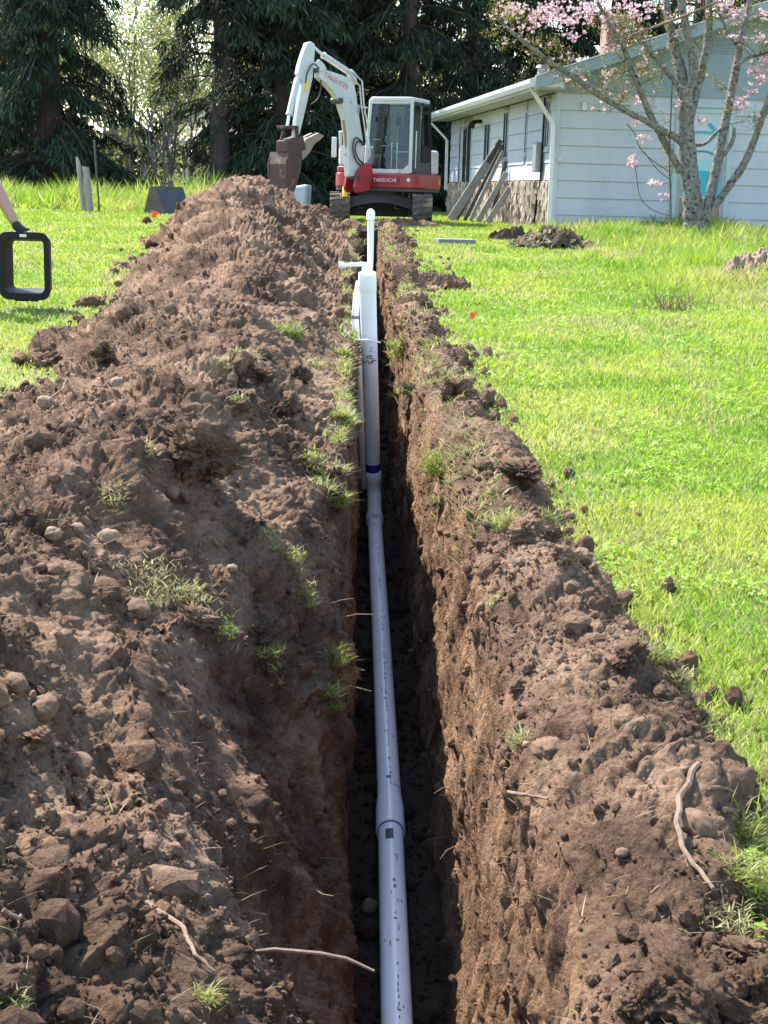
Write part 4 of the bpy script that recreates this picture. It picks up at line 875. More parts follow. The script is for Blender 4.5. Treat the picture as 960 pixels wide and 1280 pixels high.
MB().tube([T0(0, 0, .55), T0(0, 0, .70)], .48, 28).build('slew_ring', M['darksteel'], ex)
g = MB().bx(-.92, .92, 1.15, 1.28, .10, .48, T0); g.bar(T0(-.4, 1.2, .3), T0(-.4, .3, .35), .1, .1).bar(T0(.4, 1.2, .3), T0(.4, .3, .35), .1, .1); g.build('dozer_blade', M['darksteel'], ex, bevel=.02)
# upper works
def rrect(x0, x1, y0, y1, r_, n_=5):
    out = []
    for (cx, cy, a0) in [(x1 - r_, y1 - r_, 0), (x0 + r_, y1 - r_, 90), (x0 + r_, y0 + r_, 180), (x1 - r_, y0 + r_, 270)]:
        for k_ in range(n_ + 1): t_ = math.radians(a0 + 90 * k_ / n_); out.append((cx + r_ * math.cos(t_), cy + r_ * math.sin(t_)))
    return out
def slab(poly, z0, z1): return MB().prism([U(x, y, z0) for x, y in poly], (0, 0, z1 - z0))
slab(rrect(-.95, .95, -.78, 1.02, .28), .66, .72).build('deck', M['darksteel'], ex)
slab(rrect(-.96, .97, -.80, 1.05, .30), .72, 1.03).build('red_skirt', M['red'], ex, bevel=.04, seg=3)
slab(rrect(-.93, .9, .45, 1.02, .25), 1.03, 1.55).build('engine_hood', M['white'], ex, bevel=.06, seg=3)
slab(rrect(-.93, -.34, -.66, .5, .12), 1.03, 1.16).build('red_tank_base', M['red'], ex, bevel=.03)
slab(rrect(-.92, -.36, -.62, .5, .14), 1.16, 1.60).build('side_cover', M['white'], ex, bevel=.07, seg=3)
MB().bx(-.30, .60, -.815, -.80, .80, .95, U).build('front_recess', pmat('dark_red_paint', (.25, .015, .02), None, 5, .5), ex)
# cab
cx0, cx1, cyf, cyb, cz0, cz1 = -.22, .80, -.72, .55, 1.04, 2.62
def cabp(x, y, z): f_ = (z - cz0) / (cz1 - cz0); return U(x + (.05 if x < .3 else -.05) * f_ * .9, y + (.14 * f_ if y < 0 else -.04 * f_), z)
def pillar(x, y, w_=.075, mat='white', z0=cz0, z1=cz1 - .02, nm='cab_pillar'):
    MB().bar(cabp(x, y, z0), cabp(x, y, z1), w_, w_ * .9, gx).build(nm, M[mat], ex, bevel=.015)
pillar(cx0, cyf); pillar(cx1, cyf); pillar(cx1, cyb, .07, 'black'); pillar(cx0, cyb, .07, 'black'); pillar(cx1, -.08, .05, 'black')
rf = [(x, y) for x, y in rrect(cx0 + .02, cx1 - .02, cyf + .08, cyb + .02, .12)]
slab(rf, cz1 - .06, cz1 + .03).build('cab_roof', M['white'], ex, bevel=.03, seg=3)
MB().bar(cabp(cx0, cyf, cz0 + .03), cabp(cx1, cyf, cz0 + .03), .07, .09).build('front_sill', M['white'], ex, bevel=.015)
MB().bar(cabp(cx0, cyf, cz1 - .07), cabp(cx1, cyf, cz1 - .07), .06, .08).build('front_header', M['white'], ex, bevel=.015)
for sx_ in (0, 1):
    x_ = cx0 + .03 if sx_ == 0 else cx1 - .03; s_ = 1 if sx_ == 0 else -1
    MB().prism([cabp(x_, cyf, cz0 + .05), cabp(x_ + s_ * .16, cyf, cz0 + .05), cabp(x_, cyf, cz0 + .20)], -gy * 0 + np.array([0, .04, 0])).build('corner_gusset', M['white'], ex)
def quad(a, b, c, d, nm, mat='cabglass', th=(0, .012, 0)): MB().prism([a, b, c, d], th).build(nm, M[mat], ex)
quad(cabp(cx0 + .03, cyf, cz0 + .07), cabp(cx1 - .03, cyf, cz0 + .07), cabp(cx1 - .03, cyf, cz1 - .1), cabp(cx0 + .03, cyf, cz1 - .1), 'windscreen')
quad(cabp(cx0 + .03, cyb, cz0 + .55), cabp(cx1 - .03, cyb, cz0 + .55), cabp(cx1 - .03, cyb, cz1 - .1), cabp(cx0 + .03, cyb, cz1 - .1), 'rear_window')
quad(cabp(cx1, cyf + .06, cz0 + .25), cabp(cx1, -.12, cz0 + .25), cabp(cx1, -.12, cz1 - .1), cabp(cx1, cyf + .06, cz1 - .1), 'door_window', th=(.008, 0, 0))
quad(cabp(cx1, -.04, cz0 + .62), cabp(cx1, cyb - .04, cz0 + .62), cabp(cx1, cyb - .04, cz1 - .1), cabp(cx1, -.04, cz1 - .1), 'side_window', th=(.008, 0, 0))
quad(cabp(cx1, cyf + .05, cz0), cabp(cx1, cyb, cz0), cabp(cx1, cyb, cz0 + .24), cabp(cx1, cyf + .05, cz0 + .24), 'door_panel', 'darksteel', (.03, 0, 0))
quad(cabp(cx1, -.06, cz0 + .25), cabp(cx1, cyb, cz0 + .25), cabp(cx1, cyb, cz0 + .61), cabp(cx1, -.06, cz0 + .61), 'rear_side_panel', 'black', (.03, 0, 0))
MB().bar(cabp(cx1, cyf + .06, cz1 - .1), cabp(cx1, cyb, cz1 - .1), .04, .05).build('door_header', M['black'], ex)
MB().tube([cabp(cx1 + .05, cyf + .16, cz0 + .1), cabp(cx1 + .06, cyf + .16, cz0 + .9)], .014, 8).build('grab_rail', M['steel'], ex, smooth=True)
MB().bx(cx0 + .04, cx1 - .04, cyb - .1, cyb - .06, cz0, cz0 + .55, U).build('rear_panel', M['black'], ex)
MB().bx(.12, .60, -.1, .35, cz0 + .35, cz0 + .48, U).bx(.10, .62, .28, .42, cz0 + .45, cz0 + 1.05, U).bx(.22, .50, .30, .40, cz0 + 1.07, cz0 + 1.28, U).build('seat', M['seatm'], ex, bevel=.05, seg=3)
MB().bx(-.10, .12, -.15, .3, cz0 + .1, cz0 + .60, U).bx(.60, .74, -.15, .3, cz0 + .1, cz0 + .58, U).bx(-.14, .04, -.52, -.40, cz0 + .4, cz0 + .72, U).build('console', M['black'], ex, bevel=.03)
for x_ in (.02, .66): MB().tube([U(x_, -.12, cz0 + .58), U(x_ + .01, -.17, cz0 + .78)], [.014, .024], 8).build('joystick', M['black'], ex, smooth=True)
for x_ in (.26, .38): MB().tube([U(x_, -.42, cz0 + .02), U(x_, -.40, cz0 + .66)], .012, 8).build('travel_lever', M['steel'], ex, smooth=True)
mr = MB().tube([U(cx0 - .02, cyf + .1, 2.42), U(cx0 - .18, cyf + .02, 2.44), U(cx0 - .20, cyf, 2.24)], .014, 8); mr.build('mirror_arm', M['white'], ex, smooth=True)
MB().bx(cx0 - .27, cx0 - .14, cyf - .04, cyf, 2.06, 2.28, U).build('mirror', M['black'], ex, bevel=.02)
MB().bx(-1.02, -.90, -.70, -.66, 1.34, 1.78, U).build('mirror', M['white'], ex, bevel=.03)
MB().tube([U(-.86, -.55, 1.55), U(-.86, -.6, 1.9), U(-.72, -.6, 1.92), U(-.70, -.58, 1.6)], .035, 10).build('handrail', M['white'], ex, smooth=True)
def text(body, size, p, xdir, zdir, mat, nm):
    cu = bpy.data.curves.new(nm, 'FONT'); cu.body = body; cu.size = size; cu.align_x = 'CENTER'; cu.align_y = 'CENTER'; cu.extrude = .002; cu.resolution_u = 2
    tmp = bpy.data.objects.new('tmp', cu); C.objects.link(tmp); dg = bpy.context.evaluated_depsgraph_get(); me = bpy.data.meshes.new_from_object(tmp.evaluated_get(dg)); bpy.data.objects.remove(tmp)
    me.materials.clear(); me.materials.append(mat); x_ = Vector(xdir).normalized(); n_ = x_.cross(Vector(zdir)).normalized(); z_ = n_.cross(x_)
    MM = Matrix((x_, z_, n_)).transposed().to_4x4(); MM.translation = Vector(p); me.transform(MM)
    o = bpy.data.objects.new(nm, me); return link(o, ex)
text('TAKEUCHI', .11, U(.27, -.822, .885), U(1, 0, 0) - U(0, 0, 0), (0, 0, 1), pmat('white_ink', (.75, .75, .74), None, 5, .5), 'front_lettering')
for x_ in (-.06, .80): MB().tube([U(x_, -.80, .9), U(x_, -.815, .9)], .04, 12).build('reflector', M['trimwhite'], ex)
MB().bx(.93, .985, .6, .72, .8, .95, U).build('side_light', pmat('orange_lens', (.7, .18, .02), None, 5, .3), ex, bevel=.01)
# boom, arm and bucket stand in one upright plane
BA = math.radians(42); bd = np.array([-math.sin(BA), -math.cos(BA), 0]); bn = np.array([math.cos(BA), -math.sin(BA), 0])
BP = at(446, 222, 30.55)
def bp(x, y, o=0.): return onplane(x, y, BP, bn) + bn * o
def inset(poly, d):
    n = len(poly); ar = sum(poly[i][0] * poly[(i + 1) % n][1] - poly[(i + 1) % n][0] * poly[i][1] for i in range(n)); sg = 1 if ar > 0 else -1; out = []
    for i in range(n):
        a, b, c = (np.array(poly[k % n], float) for k in (i - 1, i, i + 1)); e1, e2 = b - a, c - b; e1 /= np.linalg.norm(e1); e2 /= np.linalg.norm(e2); m = np.array([-e1[1], e1[0]]) + np.array([-e2[1], e2[0]]); m /= np.linalg.norm(m) + 1e-6; out.append(tuple(b + m * d * sg))
    return out
def plate(poly, o0, o1, nm, mat, bev=.015):
    if nm in ('boom', 'arm'): poly = inset(poly, 2.0 if nm == 'boom' else 1.2)
    return MB().prism([bp(x, y, o0) for x, y in poly], bn * (o1 - o0)).build(nm, M[mat], ex, bevel=bev)
boom_o = plate([(432, 222), (447, 222), (455, 192), (451, 165), (447, 140), (444.5, 120), (442, 106), (437, 97), (425, 92), (408, 86.5), (397, 84), (394, 89), (394, 98), (403, 106), (414, 119), (421, 132), (427, 150), (430, 175), (431, 200)], -.075, .075, 'boom', 'white')
plate([(437, 97), (433, 88), (438, 86.5), (443, 92), (444, 106)], -.06, .06, 'cylinder_bracket', 'white')
plate([(394, 90), (389, 78), (394, 74), (400, 80), (404, 87)], -.115, -.085, 'boom_tip_plate', 'white'); plate([(394, 90), (389, 78), (394, 74), (400, 80), (404, 87)], .085, .115, 'boom_tip_plate', 'white')
plate([(381, 53), (387, 51), (392, 54), (393, 60), (391.5, 76), (390, 97), (386, 115), (381, 137), (376, 158), (371, 176), (365, 174), (367, 150), (371, 125), (375, 104), (369, 93), (371, 82), (376, 66)], -.055, .055, 'arm', 'white')
def cyl(a, b, c, r1, r2, nm, o=0.):
    a, b, c = bp(*a, o), bp(*b, o), bp(*c, o)
    cy_ = MB().tube([a, a + (b - a) * .02, b], [r1 * .8, r1, r1], 14).build(nm, M['white'], ex, smooth=True); MB().tube([b - (b - a) * .03, b], r1 * 1.15, 14).build('gland', M['white'], cy_, smooth=True); MB().tube([b, c], r2, 10).build('rod', M['steel'], cy_, smooth=True)
cyl((437, 91), (404, 69), (391, 58), .06, .03, 'arm_cylinder')
cyl((371, 98), (360.5, 144), (358, 160), .065, .033, 'bucket_cylinder', .02)
cyl((452, 214), (452, 214), (452, 214), .001, .001, 'pin') if False else None
MB().tube([bp(438, 214, .0), bp(430, 150, -.0)], .05, 12).build('boom_cylinder', M['tan'], ex, smooth=True)
MB().tube([bp(421, 126, -.13), bp(421, 126, .13)], .06, 12).build('boom_pin', M['darksteel'], ex, smooth=True)
MB().tube([bp(391, 88, -.13), bp(391, 88, .13)], .05, 12).build('arm_pin', M['darksteel'], ex, smooth=True)
for (pl, nm) in [([(437, 90), (449, 102), (451, 130), (456, 160), (459, 196)], 'hydraulic_pipe'), ([(434, 94), (446, 108), (448, 132), (453, 165), (457, 200)], 'hydraulic_pipe')]:
    MB().tube([bp(x, y, .085) for x, y in pl], .016, 8).build(nm, M['white'], ex, smooth=True)
for pl in [[(396, 100), (396, 112), (392, 124), (382, 132)], [(394, 86), (386, 80), (379, 92), (377, 104)], [(449, 178), (440, 172), (436, 185), (440, 200), (447, 208)], [(450, 182), (443, 176), (439, 186), (443, 198), (450, 205)], [(378, 140), (383, 148), (381, 156), (378, 150)]]:
    MB().tube(smooth_line([bp(x, y, .11) for x, y in pl]), .014, 8).build('hose', M['hose'], ex, smooth=True)
text('TAKEUCHI', .15, bp(417, 101.5, .078), bp(425, 106) - bp(409, 97), (0, 0, 1), pmat('red_ink', (.55, .08, .14), None, 5, .5), 'boom_lettering')
MB().bar(bp(382, 100, .058), bp(379.5, 114, .058), .008, .09, bd).build('yellow_decal', M['yellow'], ex)
MB().bar(bp(445, 131, .078), bp(444, 141, .078), .006, .08, bd).build('grey_decal', M['metalgrey'], ex)
# swing bracket
plate([(436, 234), (440, 214), (448, 204), (456, 203), (459, 214), (455, 238), (438, 241)], -.17, -.11, 'swing_bracket', 'red'); plate([(436, 234), (440, 214), (448, 204), (456, 203), (459, 214), (455, 238), (438, 241)], .11, .17, 'swing_bracket', 'red')
MB().tube([U(-.25, -.95, .66), U(-.25, -.95, 1.05)], .15, 16).build('swing_post', M['red'], ex)
MB().tube([bp(441, 222, -.19), bp(441, 222, .19)], .05, 12).build('bracket_pin', M['darksteel'], ex, smooth=True)
# linkage, bucket, thumb
plate([(351, 157), (367, 157), (368, 161), (352, 161)], -.14, .14, 'link', 'rusty'); plate([(359, 158), (362, 158), (356, 182), (352, 182)], -.11, -.08, 'link', 'rusty'); plate([(364, 158), (368, 159), (371, 180), (366, 182)], .08, .11, 'link', 'rusty')
plate([(352, 176), (372, 170), (376, 186), (364, 194), (352, 190)], -.16, .16, 'coupler', 'rusty')
bk = [(353, 190), (364, 194), (369, 200), (368, 214), (362, 234), (354, 254), (351, 250), (350, 230), (349, 205)]
for o0, o1 in ((-.34, -.30), (.14, .18)): plate(bk, o0, o1, 'bucket_side', 'rusty', .005)
sh = MB(); path_ = [(353, 190), (349.5, 205), (350.5, 230), (352, 253)]
for (a, b) in zip(path_[:-1], path_[1:]): sh.hexa([bp(*a, -.30), bp(*a, .14), bp(a[0] + 2, a[1], .14), bp(a[0] + 2, a[1], -.30), bp(*b, -.30), bp(*b, .14), bp(b[0] + 2, b[1], .14), bp(b[0] + 2, b[1], -.30)])
sh.hexa([bp(353, 190, -.30), bp(353, 190, .14), bp(366, 196, .14), bp(366, 196, -.30), bp(353, 192, -.30), bp(353, 192, .14), bp(366, 198, .14), bp(366, 198, -.30)])
sh.build('bucket_shell', M['rusty'], ex)
for k_ in range(4): o_ = -.28 + k_ * .13; MB().prism([bp(351, 250, o_), bp(354, 252, o_), bp(354.5, 264, o_)], bn * .06).build('bucket_tooth', M['steel'], ex)
plate([(371, 186), (377, 174), (385, 170), (393, 166), (400, 170), (396, 174), (388, 180), (381, 192), (373, 200)], -.12, -.06, 'thumb', 'tan', .006); plate([(371, 186), (377, 174), (385, 170), (393, 166), (400, 170), (396, 174), (388, 180), (381, 192), (373, 200)], .06, .12, 'thumb', 'tan', .006)
plate([(375, 178), (383, 172), (385, 174), (377, 181)], -.06, .06, 'thumb_bridge', 'tan', .004)
# yellow bottle standing on the track
bpz = at(431.5, 246, 30.55); bo = MB().tube([bpz, bpz + [0, 0, .005], bpz + [0, 0, .2], bpz + [0, 0, .24]], [.05, .06, .06, .03], 14).build('yellow_bottle', M['yellow'], None, smooth=True, loc=tuple(bpz))
tag(bo, 'yellow bottle with white cap standing on the excavator track', 'bottle'); MB().tube([bpz + [0, 0, .24], bpz + [0, 0, .29]], .03, 12).build('cap', M['trimwhite'], bo, smooth=True)

# ------------------------------------------------------------------ trees
M['bark'] = pmat('conifer_bark', (.075, .05, .045), (.035, .025, .023), 5, .95, .8, 14, stretch=(3, 3, .5))
M['twig'] = pmat('twig_bark', (.10, .075, .055), (.06, .045, .035), 8, .9, .4, 30)
M['palebark'] = pmat('lichen_bark', (.23, .215, .185), (.105, .096, .082), 9, .95, .9, 22, c3=(.04, .034, .028), c3s=16, c3t=.53)
M['conifer'] = leafmat('conifer_spray', .18, .95)
M['leaf'] = leafmat('broad_leaf', .35)
M['petal'] = leafmat('petal', .4, .6)
def leaves(P, D, Uv, L, Wd, tint):
    D = D / np.linalg.norm(D, axis=1, keepdims=True); Uv = np.cross(D, Uv); Uv /= np.linalg.norm(Uv, axis=1, keepdims=True) + 1e-9
    L = L[:, None]; Wd = Wd[:, None]
    V = np.stack([P, P + D * L * .45 + Uv * Wd / 2, P + D * L, P + D * L * .45 - Uv * Wd / 2], 1).reshape(-1, 3)
    return V, np.arange(len(V)).reshape(-1, 4), np.repeat(tint, 4, 0)
def conifer(px, Y, trunk_px, H_, spread, label, seed, bare=0.0, col=(.026, .046, .024), n_br=120, low=.3, group='dark conifers behind the lawn'):
    r = np.random.default_rng(seed); b = at(px, 240, Y); b[2] = float(G(Y)); R0 = trunk_px / FPX * Y / 2
    t_ = empty('conifer_tree', b, label, 'tree', group)
    ln = [b + np.array([0, 0, -.1])] + [b + np.array([r.normal(0, .04), r.normal(0, .04), z]) for z in np.linspace(.6, H_, 9)]
    MB().tube(ln, [R0 * 1.35] + [R0 * (1.05 - .95 * k / 9) for k in range(9)], 12).build('trunk', M['bark'], t_, smooth=True)
    PP, DD, TT, LL, WW = [], [], [], [], []; br = MB()
    for i in range(n_br):
        u = r.uniform(0, 1); z = low + (H_ - low) * u ** 1.25
        if bare and z < bare and r.uniform() < .6: continue
        az = r.uniform(0, 2 * PI); L = spread * (1 - z / H_) ** .55 * r.uniform(.55, 1.1) + .4
        d = np.array([math.cos(az), math.sin(az), 0.]); droop = r.uniform(.25, .55)
        ts = np.linspace(0, 1, 7); path = b + np.array([0, 0, z]) + d * (ts * L)[:, None] + np.array([0, 0, 1.]) * (.12 * L * np.sin(ts * 2.2) - droop * L * ts ** 1.7)[:, None]
        path[:, 2] = np.maximum(path[:, 2], b[2] + .15)
        if z < 9: br.tube(path, list(.035 * (1 - .8 * ts) * (1 + L * .12)), 5, caps=False)
        ns_ = int((26 if z < 8.5 else 9) * L / 2.0) + 4
        k = r.uniform(.18, 1, ns_) ** .8; j = k * 6; j0 = np.minimum(j.astype(int), 5); fr = (j - j0)[:, None]; q = path[j0] * (1 - fr) + path[j0 + 1] * fr
        side = np.array([-d[1], d[0], 0]); off = r.normal(0, .22 * L ** .5, ns_) * (.3 + .7 * k); q = q + side * off[:, None] + np.array([0, 0, 1]) * (-.25 * np.abs(off) - r.uniform(0, .12, ns_))[:, None]
        shade = r.uniform(.6, 1.5)
        for m_ in range(7 if z < 8.5 else 3):
            fan = r.normal(0, .38, (ns_, 3)); fan[:, 2] = -r.uniform(.5, 1.3, ns_); dd = fan + d * .35 + side * np.sign(off)[:, None] * .3
            PP.append(q + r.normal(0, .07, (ns_, 3))); DD.append(dd); LL.append(r.uniform(.16, .46, ns_) * (1 if z < 8.5 else 1.6)); WW.append(r.uniform(.03, .075, ns_) * (1 if z < 8.5 else 2.2))
            TT.append(np.array(col) * shade * r.uniform(.55, 1.6, (ns_, 1)) + np.array([.02, .022, 0]) * (r.uniform(0, 1, (ns_, 1)) < .12))
    P_ = np.vstack(PP); V, F, T = leaves(P_, np.vstack(DD), r.normal(size=P_.shape), np.concatenate(LL), np.concatenate(WW), np.vstack(TT))
    if br.v: tag(br.build('branches', M['bark'], t_, smooth=True), kind='stuff')
    tag(fobj('crown', V, F, M['conifer'], t_, tint=T), kind='stuff')
conifer(62, 46, 33, 14, 3.3, 'large cedar with a thick bare upper trunk and sweeping skirts at left', 1, bare=0, n_br=180)
conifer(275, 45, 25, 15, 2.0, 'tall conifer with a straight dark trunk right of the leafing shrub', 2, bare=6.0, n_br=140, low=2.8)
conifer(-35, 50, 22, 13, 3.2, 'conifer at the far left picture edge behind the cedar', 3, n_br=110)
conifer(352, 46, 26, 14, 2.9, 'dark conifer behind the excavator bucket', 4, n_br=190)
conifer(430, 48, 28, 15, 3.0, 'dark conifer behind the excavator boom', 5, n_br=190)
conifer(505, 47, 26, 15, 3.0, 'dark conifer behind the excavator cab', 6, n_br=170)
conifer(585, 50, 28, 15, 3.2, 'dark conifer behind the far corner of the house', 7, n_br=190)
conifer(665, 52, 28, 15, 3.3, 'dark conifer behind the house eave', 8, n_br=150, low=2)
conifer(760, 54, 28, 15, 3.3, 'dark conifer behind the chimney', 9, n_br=130, low=2.5)
conifer(860, 54, 28, 15, 3.4, 'dark conifer behind the middle of the roof', 10, n_br=120, low=2.5)
conifer(960, 55, 28, 15, 3.4, 'dark conifer behind the right end of the roof', 12, n_br=110, low=2.5)

def grow(mb, p, d, L, R, depth, r, tips, spread=.6, up=.12, wob=.16):
    n = 5; pts = [p]; q = p.copy(); dd = d.copy()
    for k in range(n):
        dd = dd + r.normal(0, wob, 3) + np.array([0, 0, up * .3]); dd /= np.linalg.norm(dd); q = q + dd * L / n; pts.append(q.copy())
    mb.tube(pts, [R * (1 - .5 * k / n) for k in range(n + 1)], 6 if R > .02 else 4, caps=False)
    if depth <= 1: tips += [(pts[2], dd), (pts[3], dd), (pts[4], dd), (pts[5], dd)]
    if depth > 0:
        for _ in range(int(r.integers(2, 4)) + (depth < 2)):
            e = dd + r.normal(0, spread, 3) + np.array([0, 0, up]); e /= np.linalg.norm(e); i = int(r.integers(2, n + 1)); grow(mb, pts[i].copy(), e, L * r.uniform(.55, .8), R * .5, depth - 1, r, tips, spread, up, wob)
def broadleaf(px, Y, H_, label, seed, col, n_stem=5, dens=5, lsz=.10, depth=3, spread=.5, barkmat='twig', name='leafing_shrub', cat='shrub', group=None, R0=.07, jit=.25):
    r = np.random.default_rng(seed); b = at(px, 240, Y); b[2] = float(G(Y)) - .05; t_ = empty(name, b, label, cat, group); tips = []; mb = MB()
    for _ in range(n_stem):
        d = np.array([r.normal(0, .42), r.normal(0, .42), 1.]); d /= np.linalg.norm(d); grow(mb, b + np.array([r.normal(0, .15), r.normal(0, .15), 0]), d, H_ * .45, R0, depth, r, tips, spread)
    mb.build('branches', M[barkmat], t_, smooth=True)
    P_ = np.repeat(np.array([q for q, _ in tips]), dens, 0); n = len(P_); P_ = P_ + r.normal(0, jit, (n, 3))
    T = np.array(col) * r.uniform(.6, 1.45, (n, 1)) + np.array([.06, .03, .0]) * r.uniform(0, 1, (n, 1))
    V, F, T = leaves(P_, r.normal(size=(n, 3)), r.normal(size=(n, 3)), r.uniform(.6, 1.4, n) * lsz, r.uniform(.4, .8, n) * lsz, T)
    tag(fobj('crown', V, F, M['leaf'], t_, tint=T), kind='stuff'); return t_
broadleaf(215, 45.5, 6.8, 'leafing shrub with many pale stems between the cedar and the tall conifer', 21, (.33, .33, .13), 10, 4, .08, 3, .5, 'palebark', R0=.05)
broadleaf(175, 56, 9, 'half-bare tree with yellow-green buds behind the leafing shrub', 22, (.34, .36, .13), 7, 6, .12, 3, .45, 'palebark', 'leafing_tree', 'tree', 'budding trees behind the conifers', .09)
for k, (px, Y, h, lb) in enumerate([(20, 66, 12, 'budding tree far behind the left cedar'), (110, 70, 13, 'budding tree far behind, between cedar and shrub'), (235, 68, 13, 'budding tree far behind the half-bare tree'), (310, 72, 13, 'budding tree far behind, right of the tall conifer trunk'), (395, 74, 12, 'budding tree far behind the boom'), (-60, 70, 12, 'budding tree beyond the left picture edge behind the cedar'), (480, 76, 13, 'budding tree far behind the cab')]):
    broadleaf(px, Y, h, lb, 40 + k, (.34, .38, .14), 7, 9, .24, 3, .5, 'palebark', 'leafing_tree', 'tree', 'budding trees far behind', .12, .5)

r = np.random.default_rng(91); n = 30000; xw = r.uniform(-34, 30, n); hw = 3.2 + 1.8 * fbm(xw * .35, xw * 0, 3, 7) + .8 * noise2(xw * 1.7, xw * 0, 8); zw = hw * r.uniform(0, 1, n) ** .75
Pw = np.stack([xw, 84 + r.normal(0, 1.5, n), 1.0 + zw], -1); V, F, T = leaves(Pw, r.normal(size=(n, 3)), r.normal(size=(n, 3)), r.uniform(.25, .6, n), r.uniform(.2, .4, n), np.array([.16, .19, .07]) * r.uniform(.5, 1.4, (n, 1)))
tag(fobj('far_thicket', V, F, M['leaf'], tint=T), 'far thicket of bushes closing the view behind the trees', 'thicket', kind='stuff')

# ------------------------------------------------------------------ flowering tree by the house
FY = 26.4
tb_ = at(868, 303, FY); tb_[2] = float(G(FY)) - .03
ft = empty('flowering_tree', tb_, 'multi-stemmed pink flowering tree with lichen-grey bark in front of the gable', 'tree')
fr2 = np.random.default_rng(31)
def stem(pts, nm='limb', mat='palebark', n=10, dY=0.0, dYe=None):
    dYe = dY if dYe is None else dYe; m_ = len(pts); q = []; rd = []
    for i, (x, y, w) in enumerate(pts):
        p = at(x, y, FY + dY + (dYe - dY) * i / max(1, m_ - 1)); q.append(p); rd.append(w * .68 / FPX * FY / 2)
    sl = smooth_line(q, 6); rs = np.interp(np.linspace(0, m_ - 1, len(sl)), range(m_), rd) * (1 + .10 * fr2.normal(size=len(sl)).clip(-1, 1))
    MB().tube(sl, list(rs), n).build(nm, M[mat], ft, smooth=True); return sl
stem([(868, 312, 50), (867, 290, 38), (866, 260, 34), (862, 215, 32), (858, 170, 31), (857, 130, 30), (856, 110, 28)], 'trunk', n=14)
S1 = stem([(857, 118, 22), (850, 85, 20), (841, 50, 17), (834, 15, 15), (830, -40, 12), (822, -110, 7)], dYe=.5)
S2 = stem([(858, 118, 20), (867, 90, 17), (862, 55, 15), (854, 15, 14), (850, -30, 11), (858, -100, 6)], dYe=-.4)
S3 = stem([(861, 150, 18), (873, 105, 16), (881, 70, 15), (886, 35, 14), (887, -10, 12), (895, -80, 7)], dYe=.3)
S4 = stem([(874, 298, 24), (884, 262, 19), (891, 230, 18), (898, 195, 17), (905, 160, 16), (913, 120, 15), (921, 80, 14), (927, 45, 12), (938, 0, 10), (948, -60, 6)], dY=-.1, dYe=.2)
S5 = stem([(893, 258, 15), (913, 230, 15), (930, 205, 14), (943, 175, 13), (955, 140, 12), (968, 105, 11), (985, 60, 9), (1000, 0, 6)], dY=-.12, dYe=-.6)
S6 = stem([(857, 180, 16), (842, 170, 13), (826, 162, 12), (805, 150, 11), (791, 143, 11), (753, 122, 10), (720, 98, 10), (697, 84, 9), (672, 66, 8), (640, 40, 6), (618, 18, 4)], dYe=-.9)
S7 = stem([(851, 214, 15), (838, 192, 13), (823, 163, 12), (811, 140, 12), (800, 112, 11), (788, 85, 10), (779, 58, 9), (767, 35, 8), (748, 5, 6), (735, -30, 4)], dYe=-.5)
S8 = stem([(897, 200, 8), (908, 190, 8), (916, 175, 7), (918, 160, 5)], 'branch')
S9 = stem([(857, 128, 10), (845, 105, 9), (830, 85, 8), (815, 68, 7), (800, 52, 7), (785, 30, 5)], 'branch', dYe=.4)
S10 = stem([(862, 182, 7), (880, 180, 6), (893, 168, 6), (902, 160, 5)], 'branch')
S11 = stem([(925, 60, 8), (910, 40, 6), (900, 15, 5), (893, -15, 4)], 'branch')
S12 = stem([(918, 85, 7), (935, 72, 6), (952, 68, 5), (975, 60, 4)], 'branch')
S13 = stem([(757, 56, 3), (800, 40, 4), (850, 22, 4.5), (897, 2, 4)], 'broken_branch', 'dryroot', 7, -.7)
S14 = stem([(838, 296, 3.4), (838.5, 255, 3), (836.8, 205, 2.8), (838, 160, 2.6), (840, 110, 2), (842, 95, 1.4)], 'sucker', 'twig', 6, -.2)
tips = []
tw = MB()
def twigs(line, n, L, k0=.3, dn_=False):
    for _ in range(n):
        i = int(fr2.uniform(k0, .99) * (len(line) - 1)); d = fr2.normal(0, 1, 3) + np.array([0, 0, .5 if not dn_ else -.3]); d /= np.linalg.norm(d)
        grow(tw, np.array(line[i]), d, L * fr2.uniform(.5, 1.2), .008, 1, fr2, tips, .7, .1, .2)
for l_, n_, L_ in [(S1, 14, .45), (S2, 14, .45), (S3, 14, .45), (S4, 16, .4), (S5, 18, .4), (S6, 48, .42), (S7, 36, .42), (S9, 16, .4), (S11, 12, .35), (S12, 12, .35), (S14, 5, .25)]: twigs(l_, n_, L_, .45 if l_ is not S14 else .3)
sk = []
for pl in [[(838, 270), (815, 262), (800, 245), (795, 215), (790, 200)], [(838, 280), (820, 276), (812, 268)], [(837, 215), (815, 200), (800, 185), (792, 165), (783, 155)], [(838, 225), (822, 212), (805, 190)]]:
    l_ = [at(x, y, FY - .25) for x, y in pl]; tw.tube(smooth_line(l_), .008, 5, caps=False); tips += [(q, np.array([0, 0, 1.])) for q in l_[2:]]
tag(tw.build('twigs', M['twig'], ft, smooth=True), kind='stuff')
tp = np.array([q for q, _ in tips]); n = len(tp)
# young leaves
Pl = np.repeat(tp, 3, 0) + fr2.normal(0, .05, (n * 3, 3)); m_ = len(Pl)
Tl = np.array([.24, .26, .06]) * fr2.uniform(.6, 1.3, (m_, 1)) + np.array([.12, .0, .02]) * (fr2.uniform(0, 1, (m_, 1)) < .3)
V, F, T = leaves(Pl, fr2.normal(size=(m_, 3)) + [0, 0, .4], fr2.normal(size=(m_, 3)), fr2.uniform(.025, .06, m_), fr2.uniform(.012, .025, m_), Tl)
tag(fobj('young_leaves', V, F, M['leaf'], ft, tint=T), kind='stuff')
